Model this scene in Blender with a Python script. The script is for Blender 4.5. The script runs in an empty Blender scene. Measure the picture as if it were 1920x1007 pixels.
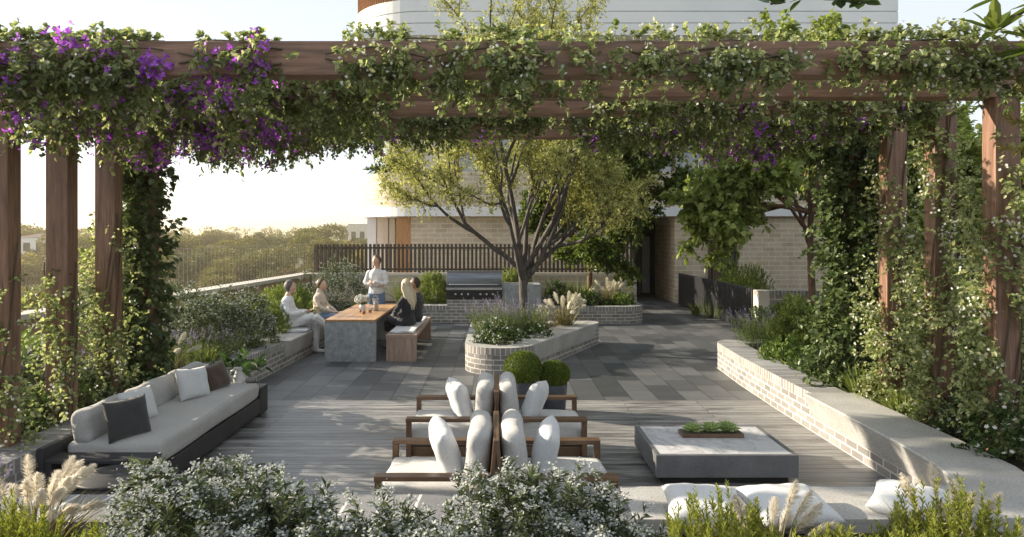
import bpy, bmesh, math, random
import numpy as np
from mathutils import Vector, Matrix

# ------------------------------------------------------------------ camera, sky, sun, exposure
SC = bpy.context.scene
COL = SC.collection
EYE = 2.27
SUN_AZ = math.radians(-75)      # from +y towards -x: the sun stands behind the scene to the left
SUN_EL = math.radians(21)
cam_d = bpy.data.cameras.new('camera')
cam = bpy.data.objects.new('camera', cam_d)
COL.objects.link(cam)
cam.location = (0, 0, EYE)
cam.rotation_euler = (math.radians(90), 0, 0)
cam_d.sensor_width = 36
cam_d.lens = 36 * 1300 / 1920
cam_d.shift_x = 27 / 1920
cam_d.shift_y = -63.5 / 1920
cam_d.clip_start = 0.05
cam_d.clip_end = 6000
SC.camera = cam

W = bpy.data.worlds.new('World')
SC.world = W
W.use_nodes = True
nt = W.node_tree
bg = nt.nodes['Background']
sky = nt.nodes.new('ShaderNodeTexSky')
sky.sky_type = 'NISHITA'
sky.sun_disc = False
sky.sun_elevation = SUN_EL
sky.sun_rotation = SUN_AZ
sky.air_density = 1.0
sky.dust_density = 1.6
sky.ozone_density = 1.0
hs = nt.nodes.new('ShaderNodeHueSaturation')
hs.inputs['Saturation'].default_value = 0.7
nt.links.new(sky.outputs[0], hs.inputs['Color'])
tint = nt.nodes.new('ShaderNodeMix')
tint.data_type = 'RGBA'
tint.blend_type = 'MULTIPLY'
tint.inputs[0].default_value = 1
tint.inputs[7].default_value = (1.0, 1.0, 1.0, 1)
nt.links.new(hs.outputs[0], tint.inputs[6])
sky_fill = nt.nodes.new('ShaderNodeMix')      # uniform pale colour added to the sky to fill the shaded fronts
sky_fill.data_type = 'RGBA'
sky_fill.inputs[7].default_value = (2.22, 2.38, 2.58, 1)
nt.links.new(tint.outputs[2], sky_fill.inputs[6])
wtc = nt.nodes.new('ShaderNodeTexCoord')
wsep = nt.nodes.new('ShaderNodeSeparateXYZ')
nt.links.new(wtc.outputs['Generated'], wsep.inputs[0])
wmr = nt.nodes.new('ShaderNodeMapRange')      # the added fill colour weakens towards the horizon
for k_, v_ in ((1, 0.0), (2, 0.32), (3, 0.55), (4, 0.9)):
    wmr.inputs[k_].default_value = v_
nt.links.new(wsep.outputs['Z'], wmr.inputs[0])
nt.links.new(wmr.outputs[0], sky_fill.inputs[0])
nt.links.new(sky_fill.outputs[2], bg.inputs[0])
bg.inputs[1].default_value = 0.15

sun_d = bpy.data.lights.new('sun', 'SUN')
sun_d.energy = 4.0
sun_d.angle = math.radians(0.6)
sun_d.color = (1.0, 0.87, 0.68)
sun = bpy.data.objects.new('sun', sun_d)
COL.objects.link(sun)
sdir = Vector((math.sin(SUN_AZ) * math.cos(SUN_EL), math.cos(SUN_AZ) * math.cos(SUN_EL), math.sin(SUN_EL)))
sun.rotation_euler = sdir.to_track_quat('Z', 'Y').to_euler()
sun.location = sdir * 60

SC.view_settings.view_transform = 'Standard'
SC.view_settings.look = 'None'
SC.view_settings.exposure = 1.38
SC.view_settings.gamma = 1
SC.cycles.max_bounces = 8
SC.cycles.transparent_max_bounces = 12
SC.cycles.caustics_reflective = False
SC.cycles.caustics_refractive = False
SC.cycles.sample_clamp_indirect = 6

R = math.radians


def at(px, py, d):
    """a point of the photograph put at depth d"""
    return Vector(((px - 933) * d / 1300, d, EYE - (py - 440) * d / 1300))


# ------------------------------------------------------------------ materials
def new_mat(name):
    m = bpy.data.materials.new(name)
    m.use_nodes = True
    t = m.node_tree
    return m, t, t.nodes['Principled BSDF']


def nd(t, typ, **kw):
    n = t.nodes.new(typ)
    for k, v in kw.items():
        if k.startswith('i_'):
            key = k[2:]
            key = int(key) if key.isdigit() else key.replace('_', ' ')
            n.inputs[key].default_value = v
        else:
            setattr(n, k, v)
    return n


def c4(c):
    return (c[0], c[1], c[2], 1)


def ramp(t, fac, stops):
    r = t.nodes.new('ShaderNodeValToRGB')
    el = r.color_ramp.elements
    while len(el) < len(stops):
        el.new(0.5)
    for e, (p, c) in zip(el, stops):
        e.position = p
        e.color = c4(c)
    t.links.new(fac, r.inputs[0])
    return r.outputs[0]


def mixc(t, fac, a, b, blend='MIX'):
    n = t.nodes.new('ShaderNodeMix')
    n.data_type = 'RGBA'
    n.blend_type = blend
    for key, v in ((0, fac), (6, a), (7, b)):
        if isinstance(v, (int, float)):
            n.inputs[key].default_value = v
        elif isinstance(v, tuple):
            n.inputs[key].default_value = c4(v)
        else:
            t.links.new(v, n.inputs[key])
    return n.outputs[2]


def coords(t, kind='Object', scale=(1, 1, 1), rot=(0, 0, 0)):
    tc = t.nodes.new('ShaderNodeTexCoord')
    mp = t.nodes.new('ShaderNodeMapping')
    mp.inputs['Scale'].default_value = scale
    mp.inputs['Rotation'].default_value = rot
    t.links.new(tc.outputs[kind], mp.inputs[0])
    return mp.outputs[0]


def noise(t, vec, scale, detail=4, rough=0.55, dist=0.0):
    n = nd(t, 'ShaderNodeTexNoise')
    n.inputs['Scale'].default_value = scale
    n.inputs['Detail'].default_value = detail
    n.inputs['Roughness'].default_value = rough
    n.inputs['Distortion'].default_value = dist
    t.links.new(vec, n.inputs['Vector'])
    return n.outputs[0]


def bump(t, b, h, strength=0.3, dist=0.01):
    n = nd(t, 'ShaderNodeBump')
    n.inputs['Strength'].default_value = strength
    n.inputs['Distance'].default_value = dist
    t.links.new(h, n.inputs['Height'])
    t.links.new(n.outputs[0], b.inputs['Normal'])


def pmat(name, c1, c2=None, scale=6, rough=0.6, bmp=0.0, stretch=(1, 1, 1), metal=0.0, kind='Object', detail=5, fine=0, bd=0.01, lo=0.35, hi=0.65, sheen=0):
    m, t, b = new_mat(name)
    b.inputs['Roughness'].default_value = rough
    b.inputs['Metallic'].default_value = metal
    if sheen:
        b.inputs['Sheen Weight'].default_value = sheen
    if c2 is None:
        b.inputs['Base Color'].default_value = c4(c1)
        return m
    v = coords(t, kind, stretch)
    n = noise(t, v, scale, detail)
    col = ramp(t, n, [(lo, c1), (hi, c2)])
    if fine:
        f = noise(t, v, fine, 2)
        col = mixc(t, 0.35, col, ramp(t, f, [(0.3, (0.25, 0.25, 0.25)), (0.7, (0.85, 0.85, 0.85))]), 'OVERLAY')
        if bmp:
            bump(t, b, f, bmp, bd)
    elif bmp:
        bump(t, b, n, bmp, bd)
    t.links.new(col, b.inputs['Base Color'])
    return m


def brick_mat(name, c1, c2, mortar, bw, rh, ms, rough=0.75, off=0.5, rot=0.0, kind='UV', bs=0.5, var=0.35, bias=0.0, bd=0.006, vscale=(1, 1, 1), shift=(0, 0, 0)):
    m, t, b = new_mat(name)
    tc = t.nodes.new('ShaderNodeTexCoord')
    mp = t.nodes.new('ShaderNodeMapping')
    mp.inputs['Rotation'].default_value = (0, 0, rot)
    mp.inputs['Scale'].default_value = vscale
    mp.inputs['Location'].default_value = shift
    t.links.new(tc.outputs[kind], mp.inputs[0])
    br = nd(t, 'ShaderNodeTexBrick', offset=off, offset_frequency=2)
    br.inputs['Color1'].default_value = c4(c1)
    br.inputs['Color2'].default_value = c4(c2)
    br.inputs['Mortar'].default_value = c4(mortar)
    br.inputs['Scale'].default_value = 1
    br.inputs['Mortar Size'].default_value = ms
    br.inputs['Mortar Smooth'].default_value = 0.15
    br.inputs['Bias'].default_value = bias
    br.inputs['Brick Width'].default_value = bw
    br.inputs['Row Height'].default_value = rh
    t.links.new(mp.outputs[0], br.inputs['Vector'])
    n1 = noise(t, tc.outputs[kind], 2.2, 5)
    n2 = noise(t, tc.outputs[kind], 60, 3)
    col = mixc(t, var, br.outputs[0], ramp(t, n1, [(0.3, (0.3, 0.3, 0.3)), (0.7, (0.75, 0.74, 0.72))]), 'OVERLAY')
    col = mixc(t, var * 0.8, col, ramp(t, n2, [(0.3, (0.3, 0.3, 0.3)), (0.7, (0.7, 0.7, 0.7))]), 'OVERLAY')
    t.links.new(col, b.inputs['Base Color'])
    b.inputs['Roughness'].default_value = rough
    hm = nd(t, 'ShaderNodeMath', operation='MULTIPLY_ADD')
    t.links.new(br.outputs[1], hm.inputs[0])
    hm.inputs[1].default_value = -1
    t.links.new(n2, hm.inputs[2])
    bump(t, b, hm.outputs[0], bs, bd)
    return m


def wood_mat(name, dark, light, axis=2, rough=0.5, bmp=0.25, freq=1.0):
    st = [14 * freq, 14 * freq, 14 * freq]
    st[axis] = 0.9 * freq
    m, t, b = new_mat(name)
    v = coords(t, 'Object', tuple(st))
    n = noise(t, v, 2.2, 8, 0.62, 0.6)
    v2 = coords(t, 'Object', tuple(s * 3.5 for s in st))
    n2 = noise(t, v2, 2.0, 4, 0.6)
    big = noise(t, coords(t, 'Object'), 1.3, 3)
    col = ramp(t, n, [(0.28, dark), (0.5, tuple(0.5 * (a + c) for a, c in zip(dark, light))), (0.72, light)])
    col = mixc(t, 0.4, col, ramp(t, n2, [(0.3, (0.22, 0.22, 0.22)), (0.7, (0.8, 0.8, 0.8))]), 'OVERLAY')
    col = mixc(t, 0.3, col, ramp(t, big, [(0.3, (0.3, 0.3, 0.3)), (0.7, (0.7, 0.7, 0.7))]), 'OVERLAY')
    t.links.new(col, b.inputs['Base Color'])
    b.inputs['Roughness'].default_value = rough
    bump(t, b, n2, bmp, 0.004)
    return m


def leaf_mat(name, cols, trans=0.35, rough=0.5, tint=None, spec=0.35):
    m, t, b = new_mat(name)
    g = t.nodes.new('ShaderNodeNewGeometry')
    k = len(cols)
    col = ramp(t, g.outputs['Random Per Island'], [(i / max(1, k - 1), c) for i, c in enumerate(cols)])
    big = noise(t, coords(t, 'Object'), 2.3, 2)
    col = mixc(t, 0.45, col, ramp(t, big, [(0.3, (0.3, 0.3, 0.3)), (0.7, (0.7, 0.7, 0.66))]), 'OVERLAY')
    t.links.new(col, b.inputs['Base Color'])
    b.inputs['Roughness'].default_value = rough
    b.inputs['Specular IOR Level'].default_value = spec
    tr = t.nodes.new('ShaderNodeBsdfTranslucent')
    tcol = mixc(t, 1.0, col, tint or (1.2, 1.2, 0.8), 'MULTIPLY')
    t.links.new(tcol, tr.inputs[0])
    mx = t.nodes.new('ShaderNodeMixShader')
    mx.inputs[0].default_value = trans
    t.links.new(b.outputs[0], mx.inputs[1])
    t.links.new(tr.outputs[0], mx.inputs[2])
    t.links.new(mx.outputs[0], t.nodes['Material Output'].inputs[0])
    return m


# ------------------------------------------------------------------ mesh builder
def nrm(a):
    return a / np.maximum(np.linalg.norm(a, axis=-1, keepdims=True), 1e-9)


class MB:
    def __init__(s):
        s.V = []
        s.F = []
        s.n = 0

    def add(s, V, F, mat=0, uv=None, smooth=False):
        V = np.asarray(V, float).reshape(-1, 3)
        F = np.asarray(F, int)
        if F.ndim == 1:
            F = F[None]
        m = np.full(len(F), mat, int) if np.isscalar(mat) else np.asarray(mat, int)
        s.V.append(V)
        s.F.append((F + s.n, m, uv, smooth))
        s.n += len(V)

    def build(s, name, mats, parent=None, loc=None, rotz=0.0):
        me = bpy.data.meshes.new(name)
        V = np.concatenate(s.V) if s.V else np.zeros((0, 3))
        me.vertices.add(len(V))
        me.vertices.foreach_set('co', V.ravel())
        li, lt, mi, sm, uvs = [], [], [], [], []
        for F, m, uv, smo in s.F:
            li.append(F.ravel())
            lt.append(np.full(len(F), F.shape[1]))
            mi.append(m)
            sm.append(np.full(len(F), smo))
            if uv is None:
                P = V[F]
                nr = np.abs(np.cross(P[:, 1] - P[:, 0], P[:, 2] - P[:, 0]))
                ax = nr.argmax(1)
                u = np.where((ax == 0)[:, None], P[:, :, 1], P[:, :, 0])
                v = np.where((ax == 2)[:, None], P[:, :, 1], P[:, :, 2])
                uvs.append(np.stack([u, v], -1).reshape(-1, 2))
            else:
                uvs.append(np.asarray(uv, float).reshape(-1, 2))
        li = np.concatenate(li).astype(np.int32)
        lt = np.concatenate(lt).astype(np.int32)
        me.loops.add(len(li))
        me.loops.foreach_set('vertex_index', li)
        me.polygons.add(len(lt))
        st = np.concatenate([[0], np.cumsum(lt)[:-1]]).astype(np.int32)
        me.polygons.foreach_set('loop_start', st)
        me.polygons.foreach_set('material_index', np.concatenate(mi).astype(np.int32))
        me.polygons.foreach_set('use_smooth', np.concatenate(sm).astype(bool))
        ul = me.uv_layers.new(name='UVMap')
        ul.data.foreach_set('uv', np.concatenate(uvs).astype(np.float32).ravel())
        me.update(calc_edges=True)
        me.validate()
        for m in (mats if isinstance(mats, (list, tuple)) else [mats]):
            me.materials.append(m)
        o = bpy.data.objects.new(name, me)
        COL.objects.link(o)
        if parent:
            o.parent = parent
        if loc is not None:
            o.location = loc
        o.rotation_euler[2] = rotz
        return o

    # ---- primitives
    def box(s, x0, x1, y0, y1, z0, z1, mat=0):
        V = [(x, y, z) for z in (z0, z1) for y in (y0, y1) for x in (x0, x1)]
        F = [(0, 2, 3, 1), (4, 5, 7, 6), (0, 1, 5, 4), (2, 6, 7, 3), (0, 4, 6, 2), (1, 3, 7, 5)]
        s.add(V, F, mat)

    def bm(s, b, mat=0, smooth=False):
        b.verts.index_update()
        V = [v.co[:] for v in b.verts]
        by = {}
        for f in b.faces:
            by.setdefault(len(f.verts), []).append([v.index for v in f.verts])
        first = True
        base = s.n
        for k, fs in by.items():
            if first:
                s.add(V, fs, mat, smooth=smooth)
                first = False
            else:
                s.F.append((np.asarray(fs) + base, np.full(len(fs), mat), None, smooth))

    def rbox(s, x0, x1, y0, y1, z0, z1, r=0.006, seg=2, mat=0, smooth=False, M=None, taper=None):
        b = bmesh.new()
        bmesh.ops.create_cube(b, size=1)
        for v in b.verts:
            v.co = Vector(((x0 + x1) / 2 + v.co.x * (x1 - x0), (y0 + y1) / 2 + v.co.y * (y1 - y0), (z0 + z1) / 2 + v.co.z * (z1 - z0)))
        if r > 0:
            bmesh.ops.bevel(b, geom=b.edges[:], offset=r, segments=seg, affect='EDGES', profile=0.5)
        if M is not None:
            b.transform(M)
        s.bm(b, mat, smooth)
        b.free()

    def tube(s, pts, rad, sides=8, mat=0, caps=True, flat=1.0):
        pts = np.asarray(pts, float)
        n = len(pts)
        rad = np.broadcast_to(np.asarray(rad, float), (n,))
        T = np.gradient(pts, axis=0)
        T = nrm(T)
        a = np.array([1.0, 0, 0]) if abs(T[0][0]) < 0.8 else np.array([0, 1.0, 0])
        U = np.zeros((n, 3))
        u = nrm(np.cross(T[0], a))
        for i in range(n):
            u = u - T[i] * np.dot(u, T[i])
            u = u / max(np.linalg.norm(u), 1e-9)
            U[i] = u
        Wv = np.cross(T, U)
        if caps:      # rounded ends
            r0, r1 = rad[0], rad[-1]
            ext = []
            for k, (c, d) in enumerate(((0.55, 0.83), (0.9, 0.44))):
                ext.append((c, d))
            P0 = [pts[0] - T[0] * r0 * c for c, d in ext][::-1]
            R0 = [r0 * d for c, d in ext][::-1]
            P1 = [pts[-1] + T[-1] * r1 * c for c, d in ext]
            R1 = [r1 * d for c, d in ext]
            pts = np.concatenate([P0, pts, P1])
            rad = np.concatenate([R0, rad, R1])
            U = np.concatenate([[U[0]] * 2, U, [U[-1]] * 2])
            Wv = np.concatenate([[Wv[0]] * 2, Wv, [Wv[-1]] * 2])
            n = len(pts)
        ang = np.linspace(0, 2 * math.pi, sides, endpoint=False)
        ca, sa = np.cos(ang), np.sin(ang)
        V = pts[:, None, :] + rad[:, None, None] * (ca[None, :, None] * U[:, None, :] + flat * sa[None, :, None] * Wv[:, None, :])
        V = V.reshape(-1, 3)
        i = np.arange(n - 1)[:, None] * sides
        j = np.arange(sides)[None]
        j2 = (j + 1) % sides
        F = np.stack([i + j, i + j2, i + sides + j2, i + sides + j], -1).reshape(-1, 4)
        s.add(V, F, mat, smooth=True)
        if caps:
            base = s.n - n * sides
            s.F.append((np.array([[base + k for k in range(sides)][::-1]]), np.array([mat]), None, True))
            s.F.append((np.array([[base + (n - 1) * sides + k for k in range(sides)]]), np.array([mat]), None, True))

    def loft(s, rings, mat=0, sides=16):
        """rings: (centre, a_vec, b_vec); closed by caps"""
        ang = np.linspace(0, 2 * math.pi, sides, endpoint=False)
        V = []
        for c, a, b in rings:
            c, a, b = map(np.asarray, (c, a, b))
            V.append(c + np.cos(ang)[:, None] * a + np.sin(ang)[:, None] * b)
        n = len(rings)
        V = np.concatenate(V)
        i = np.arange(n - 1)[:, None] * sides
        j = np.arange(sides)[None]
        j2 = (j + 1) % sides
        F = np.stack([i + j, i + j2, i + sides + j2, i + sides + j], -1).reshape(-1, 4)
        s.add(V, F, mat, smooth=True)
        base = s.n - n * sides
        s.F.append((np.array([[base + k for k in range(sides)][::-1]]), np.array([mat]), None, True))
        s.F.append((np.array([[base + (n - 1) * sides + k for k in range(sides)]]), np.array([mat]), None, True))

    def lathe(s, prof, c=(0, 0, 0), sides=20, mat=0, smooth=True, M=None):
        """prof: (r, z) list"""
        ang = np.linspace(0, 2 * math.pi, sides, endpoint=False)
        prof = np.asarray(prof, float)
        V = np.stack([prof[:, None, 0] * np.cos(ang), prof[:, None, 0] * np.sin(ang), np.repeat(prof[:, 1:2], sides, 1)], -1).reshape(-1, 3)
        if M is not None:
            V = V @ np.array(M.to_3x3()).T
        V = V + np.asarray(c)
        n = len(prof)
        i = np.arange(n - 1)[:, None] * sides
        j = np.arange(sides)[None]
        j2 = (j + 1) % sides
        F = np.stack([i + j, i + j2, i + sides + j2, i + sides + j], -1).reshape(-1, 4)
        s.add(V, F, mat, smooth=smooth)

    def ball(s, c, rx, ry, rz, mat=0, seg=16, rings=10, M=None, fn=None):
        th = np.linspace(0, math.pi, rings + 1)[1:-1]
        ph = np.linspace(0, 2 * math.pi, seg, endpoint=False)
        D = [np.array([[0, 0, 1.0]])]
        D.append(np.stack([np.sin(th)[:, None] * np.cos(ph), np.sin(th)[:, None] * np.sin(ph), np.repeat(np.cos(th)[:, None], seg, 1)], -1).reshape(-1, 3))
        D.append(np.array([[0, 0, -1.0]]))
        D = np.concatenate(D)
        V = D * np.array([rx, ry, rz])
        if fn is not None:
            V = fn(D, V)
        if M is not None:
            V = V @ np.array(M.to_3x3()).T
        V = V + np.asarray(c)
        base = s.n
        nr = rings - 1
        tri = []
        for j in range(seg):
            j2 = (j + 1) % seg
            tri.append((0, 1 + j, 1 + j2))
            tri.append((len(D) - 1, 1 + (nr - 1) * seg + j2, 1 + (nr - 1) * seg + j))
        s.add(V, tri, mat, smooth=True)
        i = 1 + np.arange(nr - 1)[:, None] * seg
        j = np.arange(seg)[None]
        j2 = (j + 1) % seg
        F = np.stack([i + j, i + seg + j, i + seg + j2, i + j2], -1).reshape(-1, 4) + base
        s.F.append((F, np.full(len(F), mat), None, True))

    def prism(s, poly, z0, z1, mat=0, top=True, bottom=True, matside=None):
        n = len(poly)
        V = [(x, y, z0) for x, y in poly] + [(x, y, z1) for x, y in poly]
        F = [(i, (i + 1) % n, n + (i + 1) % n, n + i) for i in range(n)]
        s.add(V, F, mat if matside is None else matside)
        b = s.n - 2 * n
        if top:
            s.F.append((np.array([[b + n + i for i in range(n)]]), np.array([mat]), None, False))
        if bottom:
            s.F.append((np.array([[b + i for i in range(n)][::-1]]), np.array([mat]), None, False))

    def sweep(s, path, prof, mats, closed=False, caps=True, smooth=False):
        """path: plan polyline; prof: (offset to the left, z) polyline (closed); mats: one per profile edge"""
        P = np.asarray(path, float)
        n = len(P)
        if closed:
            d = nrm(np.roll(P, -1, 0) - P)
            dp = np.roll(d, 1, 0)
        else:
            d = nrm(np.diff(P, axis=0))
            d = np.concatenate([d, d[-1:]])
            dp = np.concatenate([d[:1], d[:-1]])
        nl = np.stack([-d[:, 1], d[:, 0]], -1)
        nlp = np.stack([-dp[:, 1], dp[:, 0]], -1)
        m = nl + nlp
        m = m / np.maximum((m * nl).sum(-1, keepdims=True), 0.3)
        seg = np.linalg.norm((np.roll(P, -1, 0) - P), axis=1)
        arc = np.concatenate([[0], np.cumsum(seg)])
        k = len(prof)
        prof = np.asarray(prof, float)
        V = np.zeros((n, k, 3))
        V[:, :, :2] = P[:, None, :] + m[:, None, :] * prof[None, :, :1]
        V[:, :, 2] = prof[None, :, 1]
        base = s.n
        cum = np.concatenate([[0], np.cumsum(np.linalg.norm(np.roll(prof, -1, 0) - prof, axis=1))])
        N = n if closed else n - 1
        first = True
        for e in range(k):
            e2 = (e + 1) % k
            i = np.arange(N)
            i2 = (i + 1) % n
            F = np.stack([i * k + e, i2 * k + e, i2 * k + e2, i * k + e2], -1)
            u0, u1 = arc[i], arc[i + 1]
            v0, v1 = cum[e], cum[e + 1]
            if abs(prof[e][1] - prof[e2][1]) > abs(prof[e][0] - prof[e2][0]):
                v0, v1 = prof[e][1], prof[e2][1]
            else:
                v0, v1 = prof[e][0], prof[e2][0]
            uv = np.stack([np.stack([u0, np.full(N, v0)], -1), np.stack([u1, np.full(N, v0)], -1), np.stack([u1, np.full(N, v1)], -1), np.stack([u0, np.full(N, v1)], -1)], 1)
            mt = mats[e] if isinstance(mats, (list, tuple)) else mats
            if first:
                s.add(V, F, mt, uv, smooth)
                first = False
            else:
                s.F.append((F + base, np.full(N, mt), uv, smooth))
        if caps and not closed:
            mt = mats[0] if isinstance(mats, (list, tuple)) else mats
            s.F.append((np.array([[base + e for e in range(k)][::-1]]), np.array([mt]), None, False))
            s.F.append((np.array([[base + (n - 1) * k + e for e in range(k)]]), np.array([mt]), None, False))

    # ---- foliage, vectorised
    def leaves(s, B, D, N, L, Wd, mat=0, fold=0.12, droop=0.0, oval=False):
        """B base, D direction, N rough normal (n,3); L, Wd sizes"""
        B = np.asarray(B, float)
        n = len(B)
        if n == 0:
            return
        D = nrm(np.asarray(D, float))
        S = nrm(np.cross(D, N))
        Nn = np.cross(S, D)
        L = np.broadcast_to(np.asarray(L, float), (n,))[:, None]
        Wd = np.broadcast_to(np.asarray(Wd, float), (n,))[:, None]
        dz = np.array([0, 0, -1.0]) * droop
        tip = B + D * L + dz * L
        if not oval:
            mid = B + D * L * 0.45 + dz * L * 0.3
            l = mid + S * Wd * 0.5 + Nn * fold * L
            r = mid - S * Wd * 0.5 + Nn * fold * L
            V = np.stack([B, l, tip, r], 1).reshape(-1, 3)
            i = np.arange(n)[:, None] * 4
            F = np.concatenate([i + np.array([[0, 2, 1]]), i + np.array([[0, 3, 2]])])
        else:
            a = B + D * L * 0.25 + dz * L * 0.1
            c = B + D * L * 0.68 + dz * L * 0.5
            l1 = a + S * Wd * 0.46 + Nn * fold * L
            r1 = a - S * Wd * 0.46 + Nn * fold * L
            l2 = c + S * Wd * 0.4 + Nn * fold * L
            r2 = c - S * Wd * 0.4 + Nn * fold * L
            V = np.stack([B, r1, r2, tip, l2, l1], 1).reshape(-1, 3)
            i = np.arange(n)[:, None] * 6
            F = np.concatenate([i + np.array([[0, 1, 2, 3]]), i + np.array([[0, 3, 4, 5]])])
        s.add(V, F, mat)

    def sprigs(s, rng, B, D, Ln, k, L, Wd, mat=0, stem=None, spread=0.9, droop=0.0, fold=0.12, oval=False, bend=0.0, t0=0.12, jit=0.25, up=0.3, sw=0.006):
        """leafy shoots: k leaves along each shoot"""
        B = np.asarray(B, float)
        D = nrm(np.asarray(D, float))
        n = len(B)
        if n == 0:
            return B
        Ln = np.broadcast_to(np.asarray(Ln, float), (n,))
        t = np.linspace(t0, 1, k)[None, :] + rng.normal(0, 0.04, (n, k))
        g = np.array([0, 0, -1.0])
        P = B[:, None] + D[:, None] * (Ln[:, None] * t)[..., None] + g * (bend * Ln[:, None] * t ** 2)[..., None]
        rd = rng.normal(0, 1, (n, k, 3))
        rd = rd - D[:, None] * (rd * D[:, None]).sum(-1, keepdims=True)
        rd = nrm(rd)
        LD = nrm(rd * spread + D[:, None] * (1.05 - 0.5 * spread) + np.array([0, 0, up]) + rng.normal(0, jit, (n, k, 3)))
        NN = np.array([0, 0, 1.0]) + D[:, None] * 0.6 + rng.normal(0, 0.45, (n, k, 3))
        sz = rng.uniform(0.65, 1.2, (n, k)).ravel()
        s.leaves(P.reshape(-1, 3), LD.reshape(-1, 3), NN.reshape(-1, 3), L * sz, Wd * sz, mat, fold, droop, oval)
        tipp = B + D * Ln[:, None] + g * (bend * Ln)[:, None]
        if stem is not None:
            s.leaves(B, tipp - B, rng.normal(0, 1, (n, 3)), Ln, sw, stem, 0.0)
        return tipp

    def stars(s, rng, P, Nn, r, mat=0, petals=5, cup=0.25):
        P = np.asarray(P, float)
        n = len(P)
        if n == 0:
            return
        Nn = nrm(np.asarray(Nn, float))
        a = nrm(np.cross(Nn, rng.normal(0, 1, (n, 3))))
        b = np.cross(Nn, a)
        r = np.broadcast_to(np.asarray(r, float), (n,))
        for q in range(petals):
            an = 2 * math.pi * q / petals
            d = a * math.cos(an) + b * math.sin(an) + Nn * cup
            s.leaves(P, d, Nn, r, r * 0.75, mat, 0.05)


# ------------------------------------------------------------------ objects
def tag(o, label=None, cat=None, group=None, kind=None):
    if label:
        o['label'] = label
    if cat:
        o['category'] = cat
    if group:
        o['group'] = group
    if kind:
        o['kind'] = kind
    return o


def thing(name, label, cat, loc=(0, 0, 0), rotz=0.0, group=None):
    o = bpy.data.objects.new(name, None)
    COL.objects.link(o)
    o.empty_display_size = 0.1
    o.location = loc
    o.rotation_euler[2] = rotz
    return tag(o, label, cat, group)


def kids(o):
    return [c for c in COL.objects if c.parent == o]


def dup(root, label=None, loc=None, rotz=None, scale=None, group=None):
    c = root.copy()
    COL.objects.link(c)
    if loc is not None:
        c.location = loc
    if rotz is not None:
        c.rotation_euler[2] = rotz
    if scale is not None:
        c.scale = scale if isinstance(scale, (tuple, list)) else (scale,) * 3
    if label:
        c['label'] = label
    if group:
        c['group'] = group

    def rec(src, dst):
        for ch in list(src.children):
            k = ch.copy()
            COL.objects.link(k)
            k.parent = dst
            rec(ch, k)
    rec(root, c)
    return c


def arc(cx, cy, r, a0, a1, n=10):
    return [(cx + r * math.cos(R(a0 + (a1 - a0) * i / n)), cy + r * math.sin(R(a0 + (a1 - a0) * i / n))) for i in range(n + 1)]


def rounded(verts, n=10):
    """closed polygon with rounded corners; verts: (x, y, r)"""
    out = []
    k = len(verts)
    for i in range(k):
        p = np.array(verts[i][:2], float)
        r = verts[i][2]
        a = np.array(verts[i - 1][:2], float)
        b = np.array(verts[(i + 1) % k][:2], float)
        u, v = nrm(a - p), nrm(b - p)
        if r <= 0:
            out.append(tuple(p))
            continue
        half = math.acos(np.clip(np.dot(u, v), -1, 1)) / 2
        d = r / math.tan(half)
        c = p + nrm(u + v) * (r / math.sin(half))
        p0, p1 = p + u * d - c, p + v * d - c
        a0 = math.atan2(p0[1], p0[0])
        a1 = math.atan2(p1[1], p1[0])
        da = (a1 - a0 + math.pi) % (2 * math.pi) - math.pi
        for j in range(n + 1):
            out.append((c[0] + r * math.cos(a0 + da * j / n), c[1] + r * math.sin(a0 + da * j / n)))
    return out


def finish_remesh(o, voxel, smooth=4, wrinkle=0.0):
    m = o.modifiers.new('r', 'REMESH')
    m.mode = 'VOXEL'
    m.voxel_size = voxel
    m2 = o.modifiers.new('s', 'SMOOTH')
    m2.factor = 0.5
    m2.iterations = smooth
    dg = bpy.context.evaluated_depsgraph_get()
    me = bpy.data.meshes.new_from_object(o.evaluated_get(dg))
    o.modifiers.clear()
    me.name = o.name
    if wrinkle:
        n = len(me.vertices)
        co = np.zeros(n * 3)
        no = np.zeros(n * 3)
        me.vertices.foreach_get('co', co)
        me.vertices.foreach_get('normal', no)
        co, no = co.reshape(-1, 3), no.reshape(-1, 3)
        x, y, z = co.T
        h = np.sin(31 * x + 17 * z + 2.5 * np.sin(19 * y)) * np.sin(23 * y - 29 * z + 2 * np.sin(27 * x)) + 0.6 * np.sin(52 * z + 21 * x + 3 * np.sin(33 * y + 14 * z))
        co += no * (h * wrinkle)[:, None]
        me.vertices.foreach_set('co', co.ravel())
        me.update()
    o.data = me
    me.polygons.foreach_set('use_smooth', np.ones(len(me.polygons), bool))
    return o
# ------------------------------------------------------------------ shared materials
M = {}
M['brick'] = brick_mat('planter brick', (0.19, 0.178, 0.17), (0.31, 0.29, 0.27), (0.6, 0.58, 0.55), 0.235, 0.082, 0.009)
M['soldier'] = brick_mat('soldier course', (0.2, 0.19, 0.18), (0.31, 0.29, 0.275), (0.58, 0.56, 0.53), 0.085, 0.3, 0.009, off=0.0, shift=(0, 0.1, 0))
M['coping'] = brick_mat('brick coping', (0.2, 0.2, 0.205), (0.3, 0.3, 0.3), (0.55, 0.55, 0.54), 0.24, 0.6, 0.008, off=0.0, shift=(0, 0.05, 0))
M['coping_front'] = brick_mat('front brick coping', (0.19, 0.19, 0.2), (0.28, 0.28, 0.285), (0.62, 0.62, 0.61), 0.24, 0.9, 0.012, off=0.0, shift=(0, 0.1, 0))
M['parapet_brick'] = brick_mat('parapet brick', (0.26, 0.17, 0.10), (0.38, 0.27, 0.17), (0.4, 0.34, 0.26), 0.22, 0.4, 0.01, off=0.0)
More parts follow.
